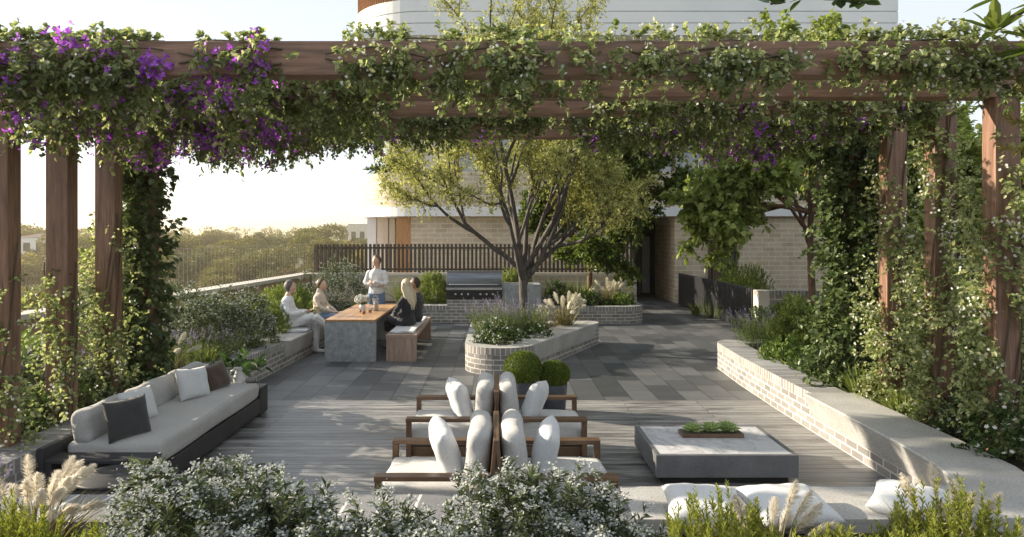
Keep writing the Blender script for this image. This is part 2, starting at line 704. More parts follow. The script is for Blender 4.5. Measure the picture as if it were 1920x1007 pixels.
M['block'] = brick_mat('cream block masonry', (0.48, 0.395, 0.285), (0.6, 0.505, 0.375), (0.7, 0.645, 0.55), 0.42, 0.155, 0.011, bs=0.35)
M['low_block'] = brick_mat('low wall block', (0.24, 0.22, 0.19), (0.36, 0.33, 0.28), (0.55, 0.53, 0.48), 0.42, 0.16, 0.014, bs=0.35)
M['paver'] = brick_mat('stone pavers', (0.045, 0.05, 0.057), (0.145, 0.15, 0.156), (0.03, 0.031, 0.033), 0.72, 0.37, 0.007, rough=0.5, rot=R(90), bs=0.25, var=0.3)
M['concrete'] = pmat('smooth concrete', (0.36, 0.355, 0.34), (0.46, 0.45, 0.43), 2.2, 0.65, 0.12, fine=55, bd=0.004)
M['pale_concrete'] = pmat('pale concrete', (0.42, 0.4, 0.37), (0.52, 0.5, 0.46), 2.0, 0.7, 0.12, fine=55, bd=0.004)
M['white_render'] = pmat('white render', (0.74, 0.75, 0.77), (0.82, 0.82, 0.83), 0.6, 0.6)
M['cream_panel'] = pmat('cream panel', (0.66, 0.6, 0.52), (0.74, 0.68, 0.6), 0.8, 0.6)
M['soil'] = pmat('dark planting soil', (0.025, 0.018, 0.012), (0.06, 0.045, 0.03), 9, 0.95, 0.8, fine=40, bd=0.03)
M['white_coping'] = pmat('pale parapet capping', (0.5, 0.45, 0.38), (0.62, 0.57, 0.49), 3, 0.5)
M['dark_metal'] = pmat('charcoal metal', (0.028, 0.029, 0.032), (0.045, 0.046, 0.05), 8, 0.45, metal=0.3)
M['blade_metal'] = pmat('grey metal blade', (0.09, 0.092, 0.1), (0.12, 0.122, 0.13), 8, 0.4, metal=0.3)
M['bronze'] = pmat('bronze slat', (0.06, 0.045, 0.035), (0.11, 0.085, 0.065), 4, 0.5, stretch=(8, 8, 0.6))
M['glass_dark'] = pmat('dark window glass', (0.045, 0.055, 0.065), (0.09, 0.1, 0.11), 0.7, 0.06)
M['glass_grey'] = pmat('pale window glass', (0.26, 0.29, 0.32), (0.36, 0.38, 0.4), 0.5, 0.08)
M['brown_frame'] = pmat('brown metal frame', (0.09, 0.055, 0.038), (0.13, 0.08, 0.055), 3, 0.5)
M['timber_orange'] = wood_mat('orange timber lining', (0.36, 0.17, 0.07), (0.55, 0.3, 0.13), 2, 0.5)
M['pale_rod'] = pmat('pale metal rod', (0.3, 0.26, 0.2), (0.4, 0.35, 0.28), 5, 0.4)
M['black'] = pmat('matt black', (0.012, 0.012, 0.013), (0.02, 0.02, 0.021), 5, 0.5)
M['post_wood'] = wood_mat('stained post timber', (0.095, 0.05, 0.033), (0.31, 0.175, 0.12), 2, 0.45)
M['beam_wood'] = wood_mat('stained beam timber', (0.095, 0.05, 0.033), (0.3, 0.17, 0.115), 0, 0.45)

# deck boards: brick texture along x with grain and worn patches
m, t, b = new_mat('weathered deck boards')
tc = t.nodes.new('ShaderNodeTexCoord')
br = nd(t, 'ShaderNodeTexBrick', offset=0.37, offset_frequency=2)
for k_, v_ in (('Color1', (0.19, 0.193, 0.197, 1)), ('Color2', (0.28, 0.28, 0.28, 1)), ('Mortar', (0.012, 0.011, 0.01, 1)), ('Scale', 1), ('Mortar Size', 0.0045), ('Mortar Smooth', 0.2), ('Brick Width', 2.7), ('Row Height', 0.118)):
    br.inputs[k_].default_value = v_
t.links.new(tc.outputs['UV'], br.inputs[0])
mp = t.nodes.new('ShaderNodeMapping')
mp.inputs['Scale'].default_value = (1.2, 22, 1)
t.links.new(tc.outputs['UV'], mp.inputs[0])
gr = noise(t, mp.outputs[0], 3, 8, 0.65, 0.4)
mp2 = t.nodes.new('ShaderNodeMapping')
mp2.inputs['Scale'].default_value = (0.8, 4.5, 1)
t.links.new(tc.outputs['UV'], mp2.inputs[0])
wear = noise(t, mp2.outputs[0], 1.5, 6, 0.65, 0.3)
col = mixc(t, 0.75, br.outputs[0], ramp(t, gr, [(0.28, (0.16, 0.16, 0.16)), (0.7, (0.82, 0.81, 0.8))]), 'OVERLAY')
col = mixc(t, 0.7, col, ramp(t, wear, [(0.36, (0.1, 0.09, 0.085)), (0.5, (0.5, 0.5, 0.5)), (0.7, (0.72, 0.71, 0.7))]), 'OVERLAY')
t.links.new(col, b.inputs['Base Color'])
rr = t.nodes.new('ShaderNodeMapRange')
rr.inputs[1].default_value = 0.3
rr.inputs[2].default_value = 0.7
rr.inputs[3].default_value = 0.26
rr.inputs[4].default_value = 0.55
t.links.new(wear, rr.inputs[0])
t.links.new(rr.outputs[0], b.inputs['Roughness'])
hh = nd(t, 'ShaderNodeMath', operation='MULTIPLY_ADD')
t.links.new(br.outputs[1], hh.inputs[0])
hh.inputs[1].default_value = -1.2
t.links.new(gr, hh.inputs[2])
bump(t, b, hh.outputs[0], 0.45, 0.006)
M['deck'] = m


def struct(o):
    o['kind'] = 'structure'
    return o


# ------------------------------------------------------------------ terrace floor
q = MB()
q.box(-4.3, 4.6, 4.3, 9.49, -0.2, 0.0)
struct(q.build('deck', M['deck']))
q = MB()
q.box(-4.0, 6.1, 9.49, 27.0, -0.2, 0.0)
struct(q.build('stone_paving', M['paver']))
q = MB()
q.box(-7.4, 16.0, -1.5, 27.0, -24, -0.21)
struct(q.build('terrace_slab', M['pale_concrete']))


def soil_sheet(poly, z, seed):
    """gently mounded soil filled inside a polygon (grid clipped by inside test)"""
    b = bmesh.new()
    vs = [b.verts.new((x, y, z)) for x, y in poly]
    f = b.faces.new(vs)
    bmesh.ops.triangulate(b, faces=[f])
    bmesh.ops.subdivide_edges(b, edges=b.edges[:], cuts=3, use_grid_fill=True)
    rng = np.random.default_rng(seed)
    for v in b.verts:
        v.co.z += rng.uniform(-0.015, 0.02)
    s = MB()
    s.bm(b)
    b.free()
    return struct(s.build('planting_soil', M['soil']))


soil_sheet([(-4.1, 1.6), (-4.1, 9), (-3.95, 11), (-3.8, 14.5), (-3.6, 15.9), (-3.3, 16.8), (-2.8, 17.6), (-2.2, 18.1), (-1.3, 18.2), (-1.3, 19.9), (-5.3, 19.9), (-5.9, 13), (-6.7, 9), (-6.95, 1.6)], 0.36, 1)
soil_sheet([(1.13, 17.8), (3.5, 17.8), (3.5, 19.9), (1.13, 19.9)], 0.36, 5)
soil_sheet([(-4.0, 1.2), (5.0, 1.2), (5.0, 4.5), (-4.0, 4.5)], 0.36, 2)
soil_sheet([(3.75, 4.4), (14, 4.4), (14, 15.6), (5.95, 15.6), (3.95, 11.6), (3.8, 8)], 0.36, 3)
soil_sheet([(6.05, 16.2), (14, 16.2), (14, 22.6), (6.05, 22.6)], 0.3, 4)

# ------------------------------------------------------------------ planter walls
H = 0.44


def planter_wall(name, label, path, width=0.42, h=H, cop='coping'):
    """brick upstand with soldier course and brick coping; the room side is the path's right side"""
    root = thing(name, label, 'planter wall')
    s = MB()
    s.sweep(path, [(0, 0), (0, h - 0.115)] + [(width, h - 0.115), (width, 0)], 0)
    s.build('brickwork', [M['brick']], root)
    s = MB()
    s.sweep(path, [(-0.003, h - 0.115), (-0.003, h), (width + 0.003, h), (width + 0.003, h - 0.115)], [0, 1, 0, 0])
    s.build('brick_coping', [M['soldier'], M[cop]], root)
    return root


def bench_part(root, path, depth=0.5, h=0.455, low=0.17, lean=0.05, name='concrete_seat'):
    s = MB()
    s.sweep(path, [(-0.012 + lean * 0.0, low), (-0.02 - lean, h - 0.012), (-0.008 - lean, h), (depth, h), (depth, low)], 0)
    return s.build(name, [M['concrete']], root)


# left wall: runs away from the camera beside the sofa and the dining bench (room on its right)
left_path = [(-3.93, 4.95), (-3.93, 7.5), (-3.86, 9.3), (-3.72, 10.7), (-3.62, 12.4), (-3.55, 14.3)] + [(-3.42, 15.6), (-3.15, 16.6), (-2.7, 17.35), (-2.1, 17.8), (-1.8, 17.9), (-1.315, 17.9)]
lw = planter_wall('left_planter_wall', 'low grey brick planter wall running behind the sofa and dining bench', left_path)
bench_part(lw, [(-3.62, 11.85), (-3.61, 12.4), (-3.54, 14.3), (-3.41, 15.6), (-3.14, 16.6), (-2.75, 17.25)])

# right wall: from far to near so the room stays on its right
cr = [(5.6, 12.1), (4.3, 12.1)] + arc(4.15, 11.7, 0.42, 80, 180, 8) + [(3.66, 10.5), (3.63, 9), (3.63, 7.5), (3.63, 5.6)]
rw = planter_wall('right_planter_wall', 'sunlit pale brick planter wall below the right pergola posts', cr)
bench_part(rw, [(3.63, 7.95), (3.63, 6.2), (3.6, 5.5), (3.5, 5.1), (3.3, 4.9), (3.0, 4.88), (0.88, 4.88)], depth=0.46, lean=0.11)

# front wall: under the camera side planting
fr = [(0.9, 4.88), (-3.35, 4.88)] + [(-3.6, 4.92), (-3.78, 5.02), (-3.88, 5.18), (-3.925, 5.4)]
fw = planter_wall('front_planter_wall', 'grey brick coped planter wall behind the near flower bed', fr[:-1][::1], width=0.46, cop='coping_front')

# central planter
cen = rounded([(-0.55, 9.31, 0.6), (2.25, 14.72, 0.22), (-0.55, 14.72, 0.3)], 14)
cp = thing('island_planter', 'rounded triangular brick island planter holding the big tree', 'planter')
s = MB()
s.sweep(cen, [(0, 0), (0, H - 0.115), (0.3, H - 0.115), (0.3, 0)], 0, closed=True)
s.build('brickwork', [M['brick']], cp)
s = MB()
s.sweep(cen, [(-0.003, H - 0.115), (-0.003, H), (0.303, H), (0.303, H - 0.115)], [0, 1, 0, 0], closed=True)
s.build('brick_coping', [M['soldier'], M['concrete']], cp)
sl = nrm(np.array([2.8, 5.41]))
p0 = np.array([-0.55, 9.31]) + sl * 2.5
p1 = np.array([-0.55, 9.31]) + sl * 5.55
bench_part(cp, [tuple(p0), tuple(p1)], depth=0.5, lean=0.01)
s = MB()
s.prism([(-0.3 if x < 0 else x * 0.9, y + (0.25 if y < 12 else -0.25)) for x, y in cen], 0.2, 0.37)
soil_o = s.build('soil', [M['soil']], cp)

# back planter wall, right of the barbecue
bk = [(1.12, 17.6), (3.1, 17.6)] + arc(3.15, 18.25, 0.65, -88, 0, 8) + [(3.8, 19.9)]
bw = planter_wall('back_planter_wall', 'grey brick planter wall with rounded end near the entry passage', bk, width=0.3)

# ------------------------------------------------------------------ back fence on its low block wall
root = thing('low_back_wall', 'cream block low wall under the vertical batten fence', 'wall')
s = MB()
s.box(-5.35, 4.0, 19.95, 20.2, 0, 1.1)
s.build('blockwork', [M['block']], root)
s = MB()
s.box(-5.36, 4.01, 19.93, 20.22, 1.1, 1.16)
s.build('capping', [M['cream_panel']], root)
root = thing('batten_fence', 'bronze vertical batten fence standing behind the barbecue', 'fence')
s = MB()
x = -5.25
while x < 3.95:
    s.rbox(x, x + 0.062, 20.02, 20.12, 1.18, 2.0, 0.004, 1)
    x += 0.118
s.build('battens', [M['bronze']], root)
s = MB()
s.box(-5.3, 3.98, 20.122, 20.15, 1.24, 1.29)
s.box(-5.3, 3.98, 20.122, 20.15, 1.86, 1.91)
s.build('rail', [M['bronze']], root)
for x in (-5.33, -2.3, 0.7, 3.93):
    s = MB()
    s.box(x, x + 0.06, 20.152, 20.2, 1.16, 1.98)
    s.build('fence_post', [M['bronze']], root)

# ------------------------------------------------------------------ left parapet and thin rod balustrade
pp = [(-5.35, 20.2), (-5.9, 13.0), (-6.75, 9.0), (-7.0, 4.0), (-7.0, 1.0)]
root = thing('parapet_wall', 'tan brick parapet wall with pale capping along the terrace edge', 'parapet')
s = MB()
s.sweep(pp, [(0.0, 0), (0.0, 1.08), (-0.34, 1.08), (-0.34, -2)], 0)
s.build('brickwork', [M['parapet_brick']], root)
s = MB()
s.sweep(pp, [(0.025, 1.08), (0.025, 1.16), (-0.38, 1.16), (-0.38, 1.08)], 0)
s.build('capping', [M['white_coping']], root)
root = thing('rod_balustrade', 'slender pale vertical rod screen on the parapet in front of the valley trees', 'balustrade')
s = MB()
P0, P1 = np.array([-5.5, 20.15]), np.array([-6.04, 13.0])
n = 46
for i in range(n):
    p = P0 + (P1 - P0) * i / (n - 1)
    s.tube([(p[0] - 0.02, p[1], 1.16), (p[0] - 0.02, p[1], 2.0)], 0.005, 5)
s.build('rods', [M['pale_rod']], root)
s = MB()
s.tube([(P0[0] - 0.02, P0[1], 2.0), (P1[0] - 0.02, P1[1], 2.0)], 0.005, 6)
s.build('top_rail', [M['pale_rod']], root)

# ------------------------------------------------------------------ charcoal metal fence and pillar wall on the right
root = thing('metal_fence', 'charcoal vertical blade fence beside the entry path', 'fence')
s = MB()
y = 16.05
while y < 22.6:
    s.box(5.88, 5.96, y, y + 0.03, 0.03, 1.02)
    y += 0.098
s.build('blades', [M['blade_metal']], root)
s = MB()
s.box(5.962, 5.985, 16.0, 22.6, 0.0, 1.0)
s.build('back_panel', [M['black']], root)
root = thing('block_wall', 'low block garden wall with sunlit end pillar beside the blade fence', 'wall')
s = MB()
s.rbox(5.9, 6.16, 15.7, 15.99, 0, 1.0, 0.004, 1)
s.build('pillar', [M['cream_panel']], root)
s = MB()
s.box(6.161, 13.5, 15.75, 15.97, 0, 0.9)
s.build('blockwork', [M['low_block']], root)
s = MB()
s.box(6.161, 13.5, 15.74, 15.98, 0.9, 1.0)
s.build('capping', [M['soldier']], root)

# ------------------------------------------------------------------ apartment building
bd = thing('apartment_building', 'curved cream block apartment building with white floor bands', 'building', (0, 0, 0))
corner = [(-4.86, 32.0), (-4.86, 25.5)] + arc(-2.36, 25.5, 2.5, 180, 270, 16)[1:]
front = corner + [(13.2, 23.0), (13.2, 32.0)]


def bpart(s, name, mats):
    return s.build(name, mats if isinstance(mats, list) else [mats], bd)


s = MB()      # lower storey left of the passage
s.box(-2.9, 4.55, 23.2, 23.6, 0, 2.88)
s.box(5.9, 7.0, 23.05, 23.4, 0, 2.88)
s.box(5.9, 6.2, 23.4, 26.0, 0, 2.88)
s.box(4.3, 4.549, 23.6, 26, 0, 2.88)
s.box(8.0, 14.0, 23.1, 23.5, 0, 2.88)
bpart(s, 'lower_wall', M['block'])
s = MB()
s.sweep(front, [(-0.02, 3.2), (-0.02, 4.36), (0.35, 4.36), (0.35, 3.2)], 0)
bpart(s, 'parapet', M['block'])
s = MB()
s.sweep(front, [(-0.08, 2.88), (-0.08, 3.198), (0.9, 3.198), (0.9, 2.88)], 0)
s.box(-3.8, 12.3, 23.9, 27, 2.89, 3.19)
bpart(s, 'floor_slab', M['white_render'])
s = MB()
s.sweep([(-5.1, 32.0), (-5.1, 25.2)] + arc(-2.4, 25.2, 2.7, 180, 270, 16)[1:] + [(13.0, 22.5), (13.0, 32.0)], [(0, 8.75), (0, 9.12), (0.05, 9.125), (0.05, 9.15), (0, 9.155), (0, 9.5), (0.05, 9.505), (0.05, 9.53), (0, 9.535), (0, 9.92), (0.4, 9.92), (0.4, 8.75)], 0)
s.box(-4.6, 12.5, 23.0, 32, 8.8, 9.1)
bpart(s, 'upper_band', M['white_render'])
s = MB()
s.sweep([(-5.0, 32.0), (-5.0, 25.2)] + arc(-2.4, 25.2, 2.6, 180, 270, 16)[1:] + [(4.0, 22.6)], [(0.06, 9.93), (0.06, 10.9), (0.1, 10.9), (0.1, 9.93)], 0)
bpart(s, 'balcony_panel', M['brown_frame'])
s = MB()
pth = [(-5.0, 30.0), (-5.0, 25.2)] + arc(-2.4, 25.2, 2.6, 180, 270, 40)[1:] + [(4.0, 22.6)]
pa = np.array(pth)
seg = np.linalg.norm(np.diff(pa, axis=0), axis=1)
cum = np.concatenate([[0], np.cumsum(seg)])
for d_ in np.arange(0, cum[-1], 0.11):
    i = min(np.searchsorted(cum, d_, 'right') - 1, len(seg) - 1)
    p = pa[i] + (pa[i + 1] - pa[i]) * ((d_ - cum[i]) / seg[i])
    s.box(p[0] - 0.025, p[0] + 0.025, p[1] - 0.025, p[1] + 0.025, 9.93, 10.9)
bpart(s, 'balcony_battens', M['timber_orange'])
s = MB()      # set back middle storey
s.box(-3.3, 12.6, 24.7, 24.8, 4.2, 8.78)
bpart(s, 'upper_wall', M['cream_panel'])
for x0, x1, mt in ((-2.75, -1.45, 'cream_panel'), (-1.4, 0.5, 'glass_grey'), (4.6, 6.2, 'glass_grey'), (6.25, 7.6, 'glass_grey'), (7.65, 9.6, 'glass_dark'), (9.65, 12, 'glass_grey')):
    s = MB()
    s.box(x0, x1, 24.62, 24.698, 4.3, 8.6)
    w = bpart(s, 'window', M[mt])
    s = MB()
    for xx in (x0 - 0.03, x1 - 0.02):
        s.box(xx, xx + 0.05, 24.55, 24.62, 4.3, 8.6)
    s.box(x0 + 0.02, x1 - 0.02, 24.55, 24.618, 5.2, 5.24)
    s.build('window_frame', [M['brown_frame']], w)
# lower left: white column, cream recess and orange timber return
s = MB()
s.box(-4.55, -4.25, 24.2, 24.5, 0, 2.88)
bpart(s, 'white_column', M['white_render'])
s = MB()
s.box(-4.6, -2.9, 25.4, 25.5, 0, 2.88)
for x in (-4.2, -3.95, -3.7):
    s.box(x, x + 0.2, 25.3, 25.39, 0, 2.88)
bpart(s, 'recess_wall', M['cream_panel'])
s = MB()
s.box(-3.4, -2.901, 23.25, 23.6, 0, 2.87)
bpart(s, 'timber_return', M['timber_orange'])
# entry passage
s = MB()
s.box(4.55, 5.9, 26.0, 26.1, 0, 2.88)
bpart(s, 'passage_wall', M['black'])
s = MB()
s.box(4.56, 5.28, 25.9, 25.99, 0.02, 2.5)
dr = bpart(s, 'entry_door', M['glass_dark'])
s = MB()
s.box(5.28, 5.34, 25.88, 25.99, 0, 2.7)
s.box(4.56, 5.28, 25.88, 25.99, 2.5, 2.56)
s.build('door_frame', [M['brown_frame']], dr)
s = MB()
s.box(5.4, 5.68, 25.9, 25.99, 0.1, 2.2)
bpart(s, 'side_light', M['glass_grey'])
# brown column and dark window right of the passage
s = MB()
s.box(7.001, 7.09, 22.98, 23.3, 0, 2.87)
s.box(7.12, 7.34, 22.95, 23.15, 0, 2.87)
bpart(s, 'brown_column', M['brown_frame'])
s = MB()
s.box(7.1, 7.999, 23.3, 23.35, 0, 2.87)
w = bpart(s, 'window', M['glass_dark'])
s = MB()
s.box(7.65, 7.7, 23.25, 23.299, 0, 2.87)
s.box(7.35, 7.65, 23.25, 23.299, 1.0, 1.05)
s.build('window_frame', [M['brown_frame']], w)
s = MB()      # roof cover behind
s.box(-4.4, 12.6, 23.6, 32, 9.6, 9.9)
bpart(s, 'roof', M['white_render'])
s = MB()
s.box(-4.4, 12.8, 28, 28.2, 0, 9.59)
bpart(s, 'rear_wall', M['cream_panel'])
# second building further back on the right
b2 = thing('round_tower', 'pale rounded apartment tower showing behind the white facade', 'building')
s = MB()
s.sweep(arc(16.0, 34, 3.2, 200, 340, 14), [(0, 6.5), (0, 11.6), (0.4, 11.6), (0.4, 6.5)], 0)
s.build('facade_band', [M['white_render']], b2)
s = MB()
s.sweep(arc(16.0, 34, 2.8, 200, 340, 14), [(0, -12), (0, 6.5), (0.4, 6.5), (0.4, -12)], 0)
s.build('wall', [M['cream_panel']], b2)

# ------------------------------------------------------------------ pergola
pg = thing('pergola', 'reddish timber pergola of portal frames overgrown with flowering climbers', 'pergola')
DB = [5.30, 6.13, 6.96, 7.79, 8.62]
XI = (-4.21, 4.28)
for i, d in enumerate(DB):
    for sx, xi in ((-1, XI[0]), (1, XI[1])):
        s = MB()
        x0, x1 = (xi - 0.22, xi) if sx < 0 else (xi, xi + 0.22)
        s.rbox(x0, x1, d - 0.17, d, 0.3, 3.449, 0.008, 2)
        s.build('post', [M['post_wood']], pg)
    s = MB()
    s.rbox(XI[0] - 0.9 if i == 0 else XI[0] - 0.22, XI[1] + (1.2 if i == 0 else 0.22), d - 0.172, d + 0.002, 3.45, 3.705, 0.008, 2)
    s.build('beam', [M['beam_wood']], pg)

# ------------------------------------------------------------------ valley
def valley_h(x, y):
    r = np.hypot(x, y)
    a = np.arctan2(x, y)
    z = -14 - 9 * np.exp(-((r - 110) / 70) ** 2) + 8 * np.clip((r - 130) / 420, 0, 1) ** 1.3
    z = z + 2.0 * np.sin(a * 5 + 1.0) * np.clip((r - 150) / 300, 0, 1) + 1.5 * np.sin(r / 60 + a * 9)
    return z - 5 * np.clip((r - 600) / 1500, 0, 1)


rr_ = np.concatenate([np.linspace(0, 60, 8), np.linspace(75, 700, 40), np.linspace(760, 5000, 14)])
aa_ = np.linspace(0, 2 * math.pi, 120, endpoint=False)
X = rr_[:, None] * np.sin(aa_)
Y = rr_[:, None] * np.cos(aa_)
Z = valley_h(X, Y)
V = np.stack([X, Y, Z], -1).reshape(-1, 3)
n, k = len(rr_), len(aa_)
i = np.arange(n - 1)[:, None] * k
j = np.arange(k)[None]
F = np.stack([i + j, i + k + j, i + k + (j + 1) % k, i + (j + 1) % k], -1).reshape(-1, 4)
s = MB()
s.add(V, F, 0, smooth=True)
M['valley'] = pmat('valley ground', (0.05, 0.06, 0.022), (0.11, 0.11, 0.045), 0.06, 0.9, fine=0.9)
struct(s.build('valley_ground', [M['valley']]))
# ------------------------------------------------------------------ furniture materials
def fabric(name, c1, c2, rough=0.9):
    m, t, b = new_mat(name)
    v = coords(t, 'Object')
    n = noise(t, v, 2.5, 4)
    f = noise(t, coords(t, 'Object', (1, 1, 1)), 190, 2)
    col = ramp(t, n, [(0.3, c1), (0.7, c2)])
    col = mixc(t, 0.4, col, ramp(t, f, [(0.35, (0.25, 0.25, 0.25)), (0.65, (0.8, 0.8, 0.8))]), 'OVERLAY')
    t.links.new(col, b.inputs['Base Color'])
    b.inputs['Roughness'].default_value = rough
    b.inputs['Sheen Weight'].default_value = 0.25
    h = nd(t, 'ShaderNodeMath', operation='MULTIPLY_ADD')
    wr = noise(t, coords(t, 'Object', (1, 1, 1)), 7, 3, 0.5, 0.8)
    t.links.new(wr, h.inputs[0])
    h.inputs[1].default_value = 2.5
    t.links.new(f, h.inputs[2])
    bump(t, b, h.outputs[0], 0.35, 0.008)
    return m


M['grey_fabric'] = fabric('warm grey upholstery', (0.35, 0.345, 0.335), (0.42, 0.415, 0.4))
M['light_fabric'] = fabric('light grey upholstery', (0.47, 0.46, 0.44), (0.56, 0.55, 0.53))
M['mid_fabric'] = fabric('mid grey upholstery', (0.4, 0.395, 0.385), (0.48, 0.475, 0.46))
M['white_fabric'] = fabric('white linen', (0.56, 0.575, 0.59), (0.65, 0.665, 0.675))
M['black_fabric'] = fabric('charcoal linen', (0.028, 0.028, 0.03), (0.045, 0.045, 0.047))
M['brown_fabric'] = fabric('dark brown linen', (0.055, 0.036, 0.026), (0.085, 0.057, 0.042))
M['chair_metal'] = pmat('bronze chair frame', (0.14, 0.085, 0.052), (0.2, 0.125, 0.078), 5, 0.38, metal=0.35)
M['sofa_frame'] = pmat('charcoal sofa frame', (0.022, 0.023, 0.027), (0.036, 0.037, 0.042), 6, 0.55, fine=80, bmp=0.1, bd=0.002)
M['marble'] = None
m, t, b = new_mat('pale veined marble')
v = coords(t, 'Object')
n = noise(t, v, 2.2, 8, 0.6, 1.6)
n2 = noise(t, v, 14, 4)
col = ramp(t, n, [(0.40, (0.66, 0.66, 0.68)), (0.485, (0.48, 0.48, 0.51)), (0.53, (0.68, 0.68, 0.69))])
col = mixc(t, 0.25, col, ramp(t, n2, [(0.3, (0.35, 0.35, 0.36)), (0.7, (0.7, 0.7, 0.7))]), 'OVERLAY')
t.links.new(col, b.inputs['Base Color'])
b.inputs['Roughness'].default_value = 0.28
M['marble'] = m
M['fire_concrete'] = pmat('charcoal concrete', (0.115, 0.118, 0.125), (0.165, 0.168, 0.175), 4, 0.6, 0.1, fine=70, bd=0.003)
M['table_concrete'] = pmat('mottled grey concrete', (0.24, 0.26, 0.27), (0.36, 0.375, 0.38), 9, 0.6, 0.1, fine=60, bd=0.003)
M['table_wood'] = wood_mat('oiled table timber', (0.36, 0.19, 0.085), (0.6, 0.36, 0.18), 1, 0.35, 0.1, 0.8)
M['bench_wood'] = wood_mat('bench timber', (0.24, 0.165, 0.125), (0.44, 0.32, 0.25), 2, 0.5, 0.15)
M['bench_wood_long'] = wood_mat('bench seat timber', (0.26, 0.175, 0.13), (0.46, 0.33, 0.255), 1, 0.5, 0.15)
M['steel'] = pmat('brushed steel', (0.42, 0.43, 0.45), (0.5, 0.51, 0.52), 3, 0.25, metal=1.0, stretch=(0.5, 8, 12))
M['blue_glaze'] = pmat('blue grey pot glaze', (0.05, 0.06, 0.08), (0.09, 0.1, 0.125), 5, 0.4)
M['white_ceramic'] = pmat('white ceramic', (0.72, 0.72, 0.72), (0.8, 0.8, 0.79), 6, 0.35)
M['paper'] = pmat('white paper cover', (0.68, 0.68, 0.68), (0.76, 0.76, 0.75), 8, 0.6)
M['gravel'] = pmat('dark gravel', (0.05, 0.045, 0.04), (0.16, 0.14, 0.12), 90, 0.9, 0.8, bd=0.01)
m, t, b = new_mat('clear glass')
gl = t.nodes.new('ShaderNodeBsdfGlossy')
gl.inputs['Roughness'].default_value = 0.03
tp = t.nodes.new('ShaderNodeBsdfTransparent')
tp.inputs[0].default_value = (0.93, 0.95, 0.95, 1)
lw_ = t.nodes.new('ShaderNodeLayerWeight')
lw_.inputs[0].default_value = 0.25
mx = t.nodes.new('ShaderNodeMixShader')
t.links.new(lw_.outputs[1], mx.inputs[0])
t.links.new(tp.outputs[0], mx.inputs[1])
t.links.new(gl.outputs[0], mx.inputs[2])
t.links.new(mx.outputs[0], t.nodes['Material Output'].inputs[0])
M['clear_glass'] = m
M['amber'] = pmat('amber drink', (0.5, 0.17, 0.05), (0.6, 0.22, 0.07), 10, 0.15)
M['petal_white'] = leaf_mat('white petals', [(0.62, 0.62, 0.58), (0.78, 0.78, 0.74)], 0.3, 0.6, (1, 1, 1))


def cushion(sx, sy, sz, r=None, puff=0.015, seed=0, seg=4, res=9):
    """soft box cushion as arrays: rounded box with gently domed faces, centred on its base"""
    r = r or sz * 0.38
    b = bmesh.new()
    bmesh.ops.create_cube(b, size=1)
    for v in b.verts:
        v.co = Vector((v.co.x * sx, v.co.y * sy, (v.co.z + 0.5) * sz))
    bmesh.ops.bevel(b, geom=b.edges[:], offset=r, segments=seg, affect='EDGES', profile=0.5)
    bmesh.ops.subdivide_edges(b, edges=[e for e in b.edges if e.calc_length() > min(sx, sy) * 0.3], cuts=res, use_grid_fill=True)
    rng = random.Random(seed)
    ph = [rng.uniform(0, 6) for _ in range(4)]
    for v in b.verts:
        u, w = v.co.x / sx * 2, v.co.y / sy * 2
        h = v.co.z / sz * 2 - 1
        dome = max(0, (1 - u * u)) * max(0, (1 - w * w))
        v.co.z += puff * dome * (1 if h > 0 else -0.3)
        v.co.x += 0.006 * math.sin(5 * w + ph[0] + 3 * h)
        v.co.y += 0.006 * math.sin(5 * u + ph[1] + 3 * h)
        v.co.z += 0.005 * math.sin(4 * u + ph[2]) * math.sin(4 * w + ph[3])
    return b


def pillow_bm(w, h, t, seed=0, n=18):
    """throw pillow standing in the local xz plane (thickness along y), its base at z = 0"""
    rng = np.random.default_rng(seed)
    b = bmesh.new()
    u = np.linspace(-1, 1, n)
    ph = rng.uniform(0, 6, 8)
    sides = []
    for sg in (1, -1):
        g = []
        for j, vv in enumerate(u):
            row = []
            for i, uu in enumerate(u):
                prof = ((1 - uu ** 4) * (1 - vv ** 4)) ** 0.55
                pin = 1 - 0.09 * ((1 - uu * uu) * vv ** 4 + (1 - vv * vv) * uu ** 4)
                x = uu * w / 2 * (1 - 0.07 * (1 - vv ** 2) * (abs(uu) ** 3))
                x = uu * w / 2 * (1 - 0.08 * (1 - abs(vv) ** 1.5) * 1.0)
                z = vv * h / 2 * (1 - 0.08 * (1 - abs(uu) ** 1.5))
                wr = 0.05 * math.sin(6 * uu + 3 * vv + ph[0]) * (1 - abs(vv)) + 0.07 * math.sin(9 * vv - 4 * uu + ph[1]) * abs(uu) ** 2 * prof + 0.06 * math.sin(11 * uu + ph[2] + 2 * vv) * abs(vv) ** 2
                y = sg * t / 2 * prof * (1 + wr)
                row.append(b.verts.new((x, y, z + h / 2)))
            g.append(row)
        for j in range(n - 1):
            for i in range(n - 1):
                q4 = (g[j][i], g[j][i + 1], g[j + 1][i + 1], g[j + 1][i])
                b.faces.new(q4 if sg < 0 else q4[::-1])
        sides.append(g)
    bmesh.ops.remove_doubles(b, verts=b.verts, dist=0.0008)
    return b


def pillow(label, mat, w, h, t, loc, rot, seed, name='throw_pillow', cat='pillow', group=None):
    s = MB()
    b = pillow_bm(w, h, t, seed)
    s.bm(b, 0, True)
    b.free()
    o = s.build(name, [M[mat]])
    o.location = loc
    o.rotation_euler = rot
    return tag(o, label, cat, group)


# ------------------------------------------------------------------ sofa on the left (front faces +x)
sf = thing('outdoor_sofa', 'long low charcoal framed sofa with warm grey cushions on the left of the deck', 'sofa', (-3.4, 7.3, 0))
